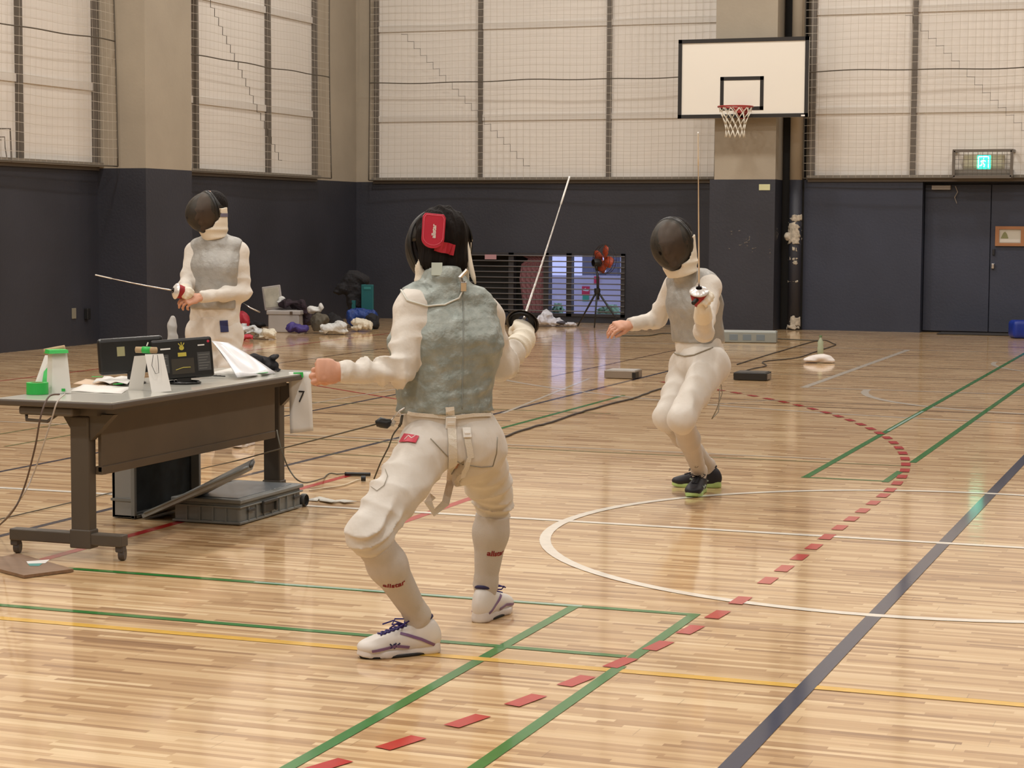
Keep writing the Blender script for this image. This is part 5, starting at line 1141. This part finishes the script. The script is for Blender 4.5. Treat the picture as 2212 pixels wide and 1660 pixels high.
# wooden board at the lower left
def board():
    P = [FL(u, v) for u, v in ((-60, 1222), (52, 1251), (159, 1237), (40, 1203))]; c = FL(60, 1228); m = MB(); m.add([p-c+UP*.002 for p in P]+[p-c+UP*.014 for p in P], [(3, 2, 1, 0), (4, 5, 6, 7), (0, 1, 5, 4), (1, 2, 6, 5), (2, 3, 7, 6), (3, 0, 4, 7)])
    t = m.build('wooden_board', mat('brown_board', (.24, .145, .085), .5, var=.15, vscale=8, stretch=(1, 8, 1)), None, smooth=False); t.location = c; tag(t, 'flat brown board on the floor before the table caster', 'board')
    q = [FL(u, v)+UP*.0150 for u, v in ((57, 1221), (107, 1217), (98, 1225), (60, 1226))]; MB().quad(*[p for p in q]).build('board_sticker', m_white, t); q = [FL(u, v)+UP*.0150 for u, v in ((60, 1226), (92, 1225), (85, 1231), (64, 1231))]; MB().quad(*q).build('board_sticker', mat('teal_sticker', (.08, .28, .25), .6), t)
board()
# ---------------------------------------------------------------- table
m_ttop = mat('table_top_laminate', (.46, .45, .40), .28, coat=.3); m_tedge = mat('table_edge_brown', (.085, .066, .050), .5); m_tmet = mat('table_metal_brown', (.10, .082, .064), .5, metal=.2, var=.05); m_tpan = mat('table_panel_brown', (.105, .078, .052), .55, var=.06)
TX0, TX1, TY0, TY1, TZ = -4.86, -4.30, 7.04, 9.0, .672
def table():
    t = thing('folding_table', 'long folding table with brown front panel and castors', 'table', (-4.45, 7.7, 0))
    o = MB().box((TX0, TY0, TZ-.030), (TX1, TY1, TZ-.003), None, .008).build('table_edge', m_tedge, t, smooth=False)
    MB().box((TX0+.006, TY0+.006, TZ-.006), (TX1-.006, TY1-.006, TZ), None, .002).build('table_top', m_ttop, t, smooth=False)
    p = MB(); p.box((-4.46, 7.19, .365), (-4.445, 8.78, .632)); p.box((-4.475, 7.19, .352), (-4.44, 8.78, .388), None, .004); p.build('front_panel', m_tpan, t, smooth=False)
    ux = MB(); ux.box((-4.76, 7.06, .605), (-4.50, 7.14, .642), None, .01); ux.tube([(-4.74, 7.09, .61), (-4.72, 7.06, .585), (-4.62, 7.06, .582), (-4.59, 7.09, .61)], .007, 6); ux.box((-4.74, 7.12, .605), (-4.42, 8.86, .642)); ux.build('fold_mechanism', m_tmet, t, smooth=False)
    for y in (7.17, 8.92):
        l = MB(); xc = -4.52
        l.box((xc-.045, y-.03, .075), (xc+.045, y+.03, .60), None, .008); xe = -4.325 if y < 8 else -4.40; l.box((-4.87, y-.028, .060), (xe, y+.028, .110), None, .006); l.box((xc-.05, y-.034, .045), (xc+.05, y+.034, .125), None, .006)
        l.add([(xc-.09, y-.02, .61), (xc+.16, y-.02, .61), (xc+.05, y-.02, .50), (xc-.05, y-.02, .55), (xc-.09, y+.02, .61), (xc+.16, y+.02, .61), (xc+.05, y+.02, .50), (xc-.05, y+.02, .55)], [(0, 1, 2, 3), (7, 6, 5, 4), (0, 3, 7, 4), (1, 5, 6, 2), (3, 2, 6, 7)])
        lo = l.build('leg', m_tmet, t, smooth=False)
        for x in (-4.855, xe-.02):
            c = MB(); c.lathe([(.0, -.013), (.025, -.013), (.028, -.006), (.028, .006), (.026, .013), (0, .013)], (x, y+.012, .028), (1, .3, 0), 18); c.box((x-.018, y-.018, .036), (x+.018, y+.018, .064), None, .006); c.build('castor', mat('castor_grey', (.07, .06, .055), .5), lo, smooth=False)
table()
tz = TZ+.001
def onT(u, v, z=None): return FL(u, v, TZ if z is None else z)
def onTX(u, x):       # point of the table top at world x seen in column u
    a, b = 795., 900.
    for _ in range(30):
        m = (a+b)/2
        if onT(u, m).x > x: b = m
        else: a = m
    return onT(u, (a+b)/2)
m_grn = mat('green_tape', (.03, .48, .08), .45); m_card = mat('white_card', (.74, .72, .68), .7, var=.04); m_cb = mat('brown_cardboard', (.45, .32, .18), .7)
def tape():
    c = onT(81, 852); t = thing('tape_roll', 'roll of bright green tape at the left end of the table', 'tape roll', c)
    MB().lathe([(.028, .001), (.046, .001), (.046, .050), (.028, .050), (.028, .001)], c, n=32).build('tape', m_grn, t, smooth=False); MB().lathe([(.0262, .001), (.028, .001), (.028, .0485), (.0262, .0485), (.0262, .001)], c, n=28).build('core', m_cb, t, smooth=False)
tape()
def cardstand(label, front, back, top, h, wd, green, gdir):
    """folded white card stand: a slanted front and back sheet meeting under a cardboard clip"""
    f0, b0, tp = front, back, top; t = thing('card_stand', label, 'card stand', f0); s = gdir.normalized()*wd/2
    m = MB()
    def sheet(a, b, th=.004, taper=1.):
        nn = (b-a).cross(s).normalized()*th; q = s*taper; m_ = MB(); m_.add([a-s, a+s, b+q, b-q, a-s+nn, a+s+nn, b+q+nn, b-q+nn], [(0, 1, 2, 3), (7, 6, 5, 4), (0, 4, 5, 1), (1, 5, 6, 2), (2, 6, 7, 3), (3, 7, 4, 0)]); return m_
    sheet(f0, tp, taper=.82).build('front_sheet', m_card, t); sheet(b0, tp, taper=.82).build('back_sheet', m_card, t)
    return t, s
def cards():
    s1 = (CRh*.95+CFh*.25)
    f0, b0, tp = onT(131, 851), onT(120, 838), W(129, 768, 7.6)
    t = thing('card_stand', 'tall white card carton with green tape on its top beside the tape roll', 'card stand', f0)
    d = (f0-CP).dot(FWD); a, b, c_, e = W(112, 852, d), W(154, 849, d), W(145, 762, d+.02), W(113, 762, d+.02); k = CFh*.045
    k = CFh*.05-CRh*.035
    MB().add([a, b, c_, e, a+k, b+k, c_+k*.8, e+k*.8], [(0, 1, 2, 3), (7, 6, 5, 4), (0, 4, 5, 1), (1, 5, 6, 2), (2, 6, 7, 3), (3, 7, 4, 0)]).build('card_body', m_card, t)
    g0, g1, g2, g3 = W(106, 765, d-.004), W(148, 763, d-.004), W(147, 756, d+.0), W(107, 757, d+.0); MB().add([g0, g1, g2, g3, g0+k, g1+k, g2+k+UP*.002, g3+k+UP*.002], [(0, 1, 2, 3), (3, 2, 6, 7), (0, 3, 7, 4), (1, 5, 6, 2)]).build('tape_strip', m_grn, t)
    MB().box((-.008, -.001, 0), (.008, .0, .012), Matrix.LocRotScale(W(137, 846, d-.004), CFh.to_track_quat('Y', 'Z'), None)).build('tape_strip', m_grn, t)
    MB().tube([W(96, 760, d+.05), W(140, 752, d+.05)], .013, 12).build('cardboard_tube', m_cb, t, smooth=True)
    d2 = d+.10; t2 = thing('card_stand', 'slanted white card with a wide green strip behind the tape roll', 'card stand', onT(90, 842)); a, b, c_, e = W(70, 843, d2-.02), W(118, 846, d2), W(112, 768, d2+.04), W(97, 768, d2+.04)
    k = CFh*.004; MB().add([a, b, c_, e, a+k, b+k, c_+k, e+k], [(0, 1, 2, 3), (7, 6, 5, 4), (0, 4, 5, 1), (1, 5, 6, 2), (2, 6, 7, 3), (3, 7, 4, 0)]).build('card_sheet', m_card, t2)
    a, b, c_, e = [q-CFh*.002 for q in (W(91, 828, d2-.01), W(110, 830, d2-.01), W(112, 786, d2+.03), W(97, 788, d2+.03))]; MB().quad(a, b, c_, e).build('tape_strip', m_grn, t2)
    # right A-frame pair
    d3 = (onT(345, 848)-CP).dot(FWD); t3 = thing('card_stand', 'white folded card stand with a black string loop before the right scoring box', 'card stand', onT(340, 848))
    def sh(P, off, nm, par, m=m_card):
        q = CFh*off; return MB().add(list(P)+[p+q for p in P], [(0, 1, 2, 3), (7, 6, 5, 4), (0, 4, 5, 1), (1, 5, 6, 2), (2, 6, 7, 3), (3, 7, 4, 0)]).build(nm, m, par)
    fs = sh([W(328, 850, d3), W(370, 845, d3), W(352, 765, d3+.05), W(313, 766, d3+.05)], .006, 'front_sheet', t3)
    sh([W(276, 846, d3+.10), W(308, 844, d3+.10), W(318, 768, d3+.06), W(290, 770, d3+.06)], .006, 'back_sheet', t3)
    MB().tube([W(331, 767, d3+.03), W(328, 790, d3+.02), W(336, 808, d3+.01), W(343, 806, d3+.01), W(342, 785, d3+.02), W(340, 767, d3+.03)], .0013, 6).build('string_loop', m_blk, t3, smooth=True)
    MB().tube([W(294, 756, d3+.08), W(338, 757, d3+.06)], .014, 12).build('cardboard_tube', m_cb, t3, smooth=True); MB().tube([W(308, 756, d3+.074), W(326, 757, d3+.066)], .0150, 12).build('tape_strip', m_grn, t3, smooth=True)
    MB().tube([W(317, 748, d3+.07), W(320, 740, d3+.07)], .003, 6).build('clip_pin', m_white, t3)
cards()
def papers():
    spec = [('paper_sheet', 'white tray of papers with green tape scraps at the middle left of the table', [(150, 846), (262, 852), (284, 838), (180, 832)], .004, m_card), ('paper_sheet', 'brown backed sheet behind the paper tray', [(158, 830), (225, 836), (245, 826), (185, 820)], .003, mat('peach_paper', (.60, .45, .32), .7)),
            ('paper_sheet', 'white folded sheet lying between the two card stands', [(200, 832), (275, 836), (300, 822), (225, 822)], .022, m_card)]
    for nm, lb, pts, z, m in spec:
        P = [onT(u, v) for u, v in pts]; c = sum(P, Vector())/4; k = MB(); n = 6; rows = [[P[0].lerp(P[1], i/n).lerp(P[3].lerp(P[2], i/n), j/n)+UP*(z*(.4+.6*abs(math.sin(i*1.1+j*.7)))) for i in range(n+1)] for j in range(n+1)]
        for j in range(n):
            for i in range(n): k.quad(rows[j][i]-c, rows[j][i+1]-c, rows[j+1][i+1]-c, rows[j+1][i]-c)
        o = k.build(nm, m, None, smooth=True); o.location = c; s_ = o.modifiers.new('t', 'SOLIDIFY'); s_.thickness = .0022; s_.offset = -1; tag(o, lb, 'paper')
    for i, (u, v, w_) in enumerate(((210, 822, .05), (255, 838, .045))):
        c = onT(u, v)+UP*.016; o = MB().box((-w_/2, -.01, 0), (w_/2, .01, .002), Matrix.Rotation(.4+i, 4, 'Z'), .0005).build('tape_scrap', m_grn); o.location = c; tag(o, ['scrap of green tape on the brown backed sheet', 'scrap of green tape on the paper tray'][i], 'tape')
papers()
m_scr = mat('scoring_box_black', (.014, .014, .014), .32); m_yel = mat('yellow_print', (.50, .42, .06), .5); m_gp = mat('grey_print_panel', (.055, .055, .055), .5)
def scorebox():
    # left box, seen from behind
    sb = onTX(285, -4.74); d = (sb-CP).dot(FWD); t = thing('scoring_box', 'black scoring box with a yellowed label, at the left behind the card stands', 'scoring box', sb); u_, v_ = CRh, UP
    o = W(283, 768, d); F = (-CFh*.93+CRh*.28).normalized(); X = UP.cross(F).normalized(); Y = F.cross(X); R = Matrix((X, Y, F)).transposed().to_4x4(); R.translation = o; R = R @ Matrix.Rotation(.055, 4, 'Z')
    MB().box((-.148, -.083, -.025), (.148, .083, .012), R, .016).build('box_shell', m_scr, t, smooth=False); MB().box((-.063, .00, .012), (-.028, .043, .0135), R).build('label_sheet', mat('yellowed_label', (.36, .34, .18), .6), t)
    MB().tube([o-UP*.07, Vector((o.x, o.y, tz+.008))], .018, 10).build('stand', m_scr, t); MB().lathe([(.065, 0), (.068, .004), (.06, .009), (0, .011)], Vector((o.x, o.y, tz)), n=24).build('stand_base', m_scr, t, smooth=True)
    d = (onT(397, 831)-CP).dot(FWD)+.01; t = thing('scoring_box', 'black scoring box with yellow crest and printed panels facing the camera', 'scoring box', onT(395, 832)); o = W(394, 775, d); F = (-CFh*.96+CRh*.18+UP*.12).normalized(); X = UP.cross(F).normalized(); Y = F.cross(X); R = Matrix((X, Y, F)).transposed().to_4x4(); R.translation = o; R = R @ Matrix.Rotation(.075, 4, 'Z') @ Matrix.Scale(1.12, 4)
    sh = MB().box((-.122, -.082, -.025), (.122, .082, .010), R, .010).build('box_shell', m_scr, t, smooth=False)
    for a, b, c, e, m, nm in ((-.112, -.055, -.055, .02, m_gp, 'printed_panel'), (.060, -.055, .112, .02, m_gp, 'printed_panel'), (-.045, -.062, .045, .0, mat('brown_print', (.035, .028, .018), .5), 'printed_panel')): MB().box((a, b, .0100), (c, e, .0108), R).build(nm, m, sh)
    for x0_, x1_ in ((-.108, -.060), (.064, .108)):
        ln = MB()
        for k in range(6): ln.box((x0_, .008-.011*k, .0108), (x1_-.006*(k % 3), .0105-.011*k, .0112), R)
        ln.build('printed_lines', mat('print_grey', (.16, .16, .15), .6), sh)
    c = MB(); c.tube([R @ Vector((-.012, .062, .011)), R @ Vector((0, .045, .011)), R @ Vector((.012, .062, .011))], .0025, 5); c.tube([R @ Vector((0, .066, .011)), R @ Vector((0, .044, .011))], .0022, 5); c.lathe([(.008, 0), (.011, .0008), (.008, .0012)], R @ Vector((0, .043, .0102)), F, 14); c.box((-.017, .008, .0108), (.017, .024, .0115), R, .0002); c.build('yellow_crest', m_yel, sh); MB().tube([R @ Vector((-.03, -.045, .0110)), R @ Vector((0, -.037, .0110)), R @ Vector((.03, -.038, .0110))], .0018, 5).build('yellow_underline', m_yel, sh)
    MB().box((-.085, .040, .0102), (-.045, .046, .0108), R).build('white_caption', m_white, sh); MB().box((.065, .046, .0102), (.092, .051, .0108), R).build('white_caption', m_white, sh); MB().lathe([(.0, .0015), (.006, .001), (.006, 0)], R @ Vector((.108, .062, .010)), F, 12).build('red_lamp', m_red, sh)
    MB().box((-.028, -.098, -.02), (.028, -.075, .006), R, .004).build('stand', m_scr, t); q = onT(398, 829)+UP*.006; MB().lathe([(.075, -.005), (.078, 0), (.07, .006), (0, .008)], q, n=24).build('stand_base', m_scr, t, smooth=True)
    cb = MB()
    for k in range(5): cb.tube([onT(378+6*k, 832)+UP*.006, onT(372+9*k, 820)+UP*.02, onT(420+12*k, 818)+UP*.012, onT(450+9*k, 812+k)+UP*.006], .0028, 6)
    cb.build('wires', mat('wire_black', (.03, .03, .03), .5), t, smooth=True)
scorebox()
def plasticbag():
    b = onTX(372, -4.76); d = (b-CP).dot(FWD); ff = union([ellip(W(373, 745, d), I3, (.030, .025, .075)), ellip(W(372, 706, d), I3, (.026, .022, .035)), ellip(W(373, 690, d), I3, (.012, .010, .018)), ellip(W(373, 780, d), I3, (.028, .025, .05)), cone(b+UP*.02, W(373, 780, d), .025, .027)], .02)
    o = fmesh('plastic_bottle', [(below(wob(ff, .003, 40, 2), (0, 0, tz), (0, 0, -1)), A3(W(373, 745, d))-.19, A3(W(373, 745, d))+.16, .005)], mat('cloudy_plastic', (.62, .60, .57), .3, alpha=.75, var=.1), None); o.data.transform(Matrix.Translation(-b)); o.location = b; tag(o, 'cloudy white plastic bottle standing behind the two scoring boxes', 'bottle')
plasticbag()
def notepad():
    t = thing('paper_bag', 'white paper bag with a thin cord handle lying beside the right scoring box', 'paper bag', onT(520, 815)); d = (onT(520, 812)-CP).dot(FWD)
    A_, B_, C_, D_ = W(457, 738, d+.05), W(492, 742, d+.15), W(595, 807, d+.12), onT(512, 822)+UP*.012
    n = 10; rows = [[A_.lerp(B_, i/n).lerp(D_.lerp(C_, i/n), j/n)+UP*(.012*math.sin(PI*j/n)*math.sin(i*.8+1)) for i in range(n+1)] for j in range(n+1)]; m = MB()
    for j in range(n):
        for i in range(n): m.quad(rows[j][i], rows[j][i+1], rows[j+1][i+1], rows[j+1][i])
    o = m.build('bag_front', mat('glossy_white_sheet', (.74, .74, .76), .25, var=.05), t, smooth=True); s_ = o.modifiers.new('t', 'SOLIDIFY'); s_.thickness = .004; s_.offset = -1
    bv = bvh_of([o]); P_, N_ = hits(bv, [(487+24*math.cos(a)*.55+14*math.sin(a)*.8, 765+24*math.cos(a)*.75+9*math.sin(a)*-.25) for a in np.linspace(0, 2*PI, 26)], .002, 2)
    if len(P_) > 5: MB().tube(P_, .0009, 5, caps=False).build('cord_handle', m_blk, o, smooth=True)
    m = MB(); L_ = [rows[n][i] for i in range(n+1)]; 
    pile_ = [onT(450, 812), onT(560, 815), onT(590, 806), onT(500, 800)]; m.add([p+UP*.0 for p in pile_]+[p+UP*.012 for p in pile_], [(3, 2, 1, 0), (4, 5, 6, 7), (0, 1, 5, 4), (1, 2, 6, 5), (2, 3, 7, 6), (3, 0, 4, 7)]); m.build('bag_back', m_card, t)
    MB().quad(onT(540, 808, TZ+.016), onT(580, 806, TZ+.016), onT(575, 800, TZ+.016), onT(545, 800, TZ+.016)).build('green_insert', mat('deep_green_print', (.03, .25, .06), .5), t)
    c = onT(570, 803); dd = (c-CP).dot(FWD)
    fs = []; pts = []
    for u, v, ru, rv in ((560, 783, 26, 16), (545, 775, 18, 11), (585, 790, 16, 12), (600, 800, 8, 4), (592, 772, 10, 6)): q = W(u, v, dd+.02); fs.append(ellip(q, I3, (ru*dd/FPX, .05, rv*dd/FPX))); pts.append(q)
    ff = below(wob(union(fs, .015), .009, 40, 6), (0, 0, TZ+.004), (0, 0, -1)); lo, hi = bbox(pts, .08); o = fmesh('black_cloth', [(ff, lo, hi, .005)], m_dkc, None); o.data.transform(Matrix.Translation(-c)); o.location = c; tag(o, 'crumpled black cloth on the table behind the white paper bag', 'cloth')
notepad()
def seven():
    d = (Vector((TX1+.006, 8.80, TZ))-CP).dot(FWD); t = thing('number_sheet', 'white paper sheet reading 7 taped to the table corner with green tape', 'sign', W(649, 935, d))
    n = 12; rows = []
    for j in range(n+1):
        v = 804+133*j/n; b_ = .004*math.sin(j*.8); sk = 3*j/n
        rows.append([W(624+sk+(47+3*j/n)*i/6, v+(-6*j/n)*i/6, d)-CFh*(.004+b_*math.cos(i*.9)) for i in range(7)])
    m = MB()
    for j in range(n):
        for i in range(6): m.quad(rows[j][i], rows[j][i+1], rows[j+1][i+1], rows[j+1][i])
    o = m.build('paper_sheet', m_card, t, smooth=True); s_ = o.modifiers.new('t', 'SOLIDIFY'); s_.thickness = .0012; s_.offset = 1 
    R = Matrix((CRh, UP, -CFh)).transposed().to_4x4(); R.translation = W(651, 858, d)-CFh*.012; 
    tx = textmesh('sheet_number', '7', .082, R @ Matrix.Rotation(-.06, 4, 'Z') @ Matrix.Diagonal((.82, 1, 1, 1)), m_blk, o, -.0)
    R.translation = W(645, 810, d)-CFh*.012; MB().box((-.024, -.013, 0), (.024, .013, .0012), R @ Matrix.Rotation(.04, 4, 'Z')).build('tape_strip', m_grn, t)
seven()
# ---------------------------------------------------------------- grey cases under the table
m_gc = mat('grey_container', (.20, .21, .205), .45, var=.06); m_gd = mat('dark_case_inside', (.022, .030, .036), .8, var=.3, vscale=14); m_gl = mat('grey_container_light', (.27, .28, .28), .45)
def cases():
    t = thing('equipment_case', 'flat grey plastic case with carry handle and wheels under the table end', 'case', (-4.53, 8.55, 0)); x0, x1, y0, y1 = -4.69, -4.345, 8.22, 8.86
    b = MB(); b.box((x0, y0, .006), (x1, y1, .105), None, .012); b.build('case_body', m_gc, t, smooth=False)
    rb = MB(); rb.box((x0-.010, y0-.010, .080), (x1+.010, y1+.010, .088), None, .003); rb.box((x0-.007, y0-.007, .004), (x1+.007, y1+.007, .016), None, .003)
    for k in range(1, 5): x = x0+(x1-x0)*k/5; rb.box((x-.004, y0-.008, .012), (x+.004, y0+.01, .082))
    for k in range(1, 8): y = y0+(y1-y0)*k/8; rb.box((x1-.01, y-.004, .012), (x1+.008, y+.004, .082))
    rb.build('case_ribs', m_gc, t, smooth=False); MB().box((x0-.012, y0-.012, .102), (x1+.012, y1+.012, .120), None, .005).build('lid', m_gc, t, smooth=False)
    MB().box((x0+.03, y0+.04, .120), (x1-.03, y1-.04, .1225), None, .001).build('lid_panel', mat('dusty_blue_grey', (.17, .19, .21), .3), t, smooth=False)
    h = MB(); yc = 8.50; h.box((x1+.006, yc-.075, .03), (x1+.022, yc-.058, .085), None, .005); h.box((x1+.006, yc+.058, .03), (x1+.022, yc+.075, .085), None, .005); h.box((x1+.006, yc-.075, .075), (x1+.024, yc+.075, .09), None, .005); h.box((x1+.002, yc-.055, .03), (x1+.010, yc+.055, .075), None, .003); h.build('carry_handle', mat('dark_grey_plastic', (.05, .05, .048), .5), t, smooth=False)
    for y in (8.32, 8.80): MB().box((x1+.006, y-.035, .055), (x1+.014, y+.035, .068), None, .002).build('latch', mat('dark_grey_plastic'), t, smooth=False)
    MB().lathe([(0, -.014), (.028, -.014), (.032, -.008), (.032, .008), (.028, .014), (0, .014)], (x1+.0, y1+.038, .034), (1, 0, 0), 22).build('wheel', mat('dark_grey_plastic'), t, smooth=True)
    # upright open case
    t = thing('equipment_case', 'upright grey case with dark open inside under the middle of the table', 'case', (-4.92, 8.55, 0)); xa, xb, ya, yb = -5.02, -4.90, 8.21, 8.86
    b = MB(); b.box((xa, ya, .004), (xa+.02, yb, .42), None, .004); b.box((xa, ya, .004), (xb, ya+.02, .42), None, .004); b.box((xa, yb-.02, .004), (xb, yb, .42), None, .004); b.box((xa, ya, .004), (xb, yb, .02), None, .004); b.box((xa, ya, .40), (xb, yb, .42), None, .004); b.build('case_body', m_gl, t, smooth=False)
    MB().box((xa+.02, ya+.02, .02), (xa+.075, yb-.02, .40)).build('case_inside', m_gd, t)  # near-black block filling the open case
    r_ = MB(); r_.box((xb-.014, ya-.008, .003), (xb+.008, yb+.008, .020), None, .003); r_.box((xb-.014, ya-.008, .003), (xb+.008, ya+.012, .43), None, .003); r_.box((xa-.004, ya-.006, .085), (xb, ya, .097)); r_.build('case_edge', m_gc, t, smooth=False)
    MB().lathe([(.055, 0), (.055, .05)], (-4.93, 8.60, .33), (1, 0, 0), 20).build('cable_spool', m_blk, t, smooth=False); MB().lathe([(.035, 0), (.035, .06)], (-4.93, 8.70, .33), (1, 0, 0), 16).build('tape_core', mat('pale_core', (.35, .36, .36), .6), t, smooth=False)
    # lid leaning on the flat case
    t = thing('case_lid', 'thin grey case lid leaning on the flat case below the table', 'lid'); a, b, c, e = W(297, 1121, 9.15), FL(320, 1126, .004), None, None
    p0, p1 = FL(302, 1122, .004), Vector((-4.60, 8.62, .158)); 
    p0 = Vector((-4.86, 8.22, .006)); p1 = W(545, 1015, 8.95)
    dirn = p1-p0; yv = Vector((0, 1, 0)); P = [p0, p0+Vector((.0, .32, 0)), p1+Vector((-.12, .26, .0)), p1]
    n = (P[3]-P[0]).cross(P[1]-P[0]).normalized(); n = n if n.z > 0 else -n; th = n*.018; t.location = p0
    MB().add(P+[q+th for q in P], [(3, 2, 1, 0), (4, 5, 6, 7), (0, 1, 5, 4), (1, 2, 6, 5), (2, 3, 7, 6), (3, 0, 4, 7)]).build('lid_panel', m_gl, t); q0, q1 = P[0].lerp(P[3], .03), P[0].lerp(P[3], .97); MB().tube([q0+th*1.05, q1+th*1.05], .006, 6).build('lid_rim', m_gc, t, smooth=True)
    MB().tube([P[3]+th, P[3].lerp(P[2], .5)+th], .010, 8).build('lid_grip', mat('dark_grey_plastic'), t, smooth=True)
    t['label'] = 'thin grey case lid leaning across the flat case below the table'
cases()

def wallframe():
    d = (Vector((-12.15, 18.4, 2.3))-CP).dot(FWD); t = thing('wall_bracket', 'thin dark metal frame at the bottom of the leftmost window net', 'bracket', W(12, 350, d))
    MB().tube([W(-20, 278, d), W(22, 278, d), W(25, 350, d)], .010, 6).build('frame_bar', m_frame, t, smooth=False); MB().tube([W(-20, 296, d), W(10, 296, d), W(11, 318, d), W(16, 350, d)], .006, 6).build('hook_bar', m_frame, t, smooth=False)
wallframe()
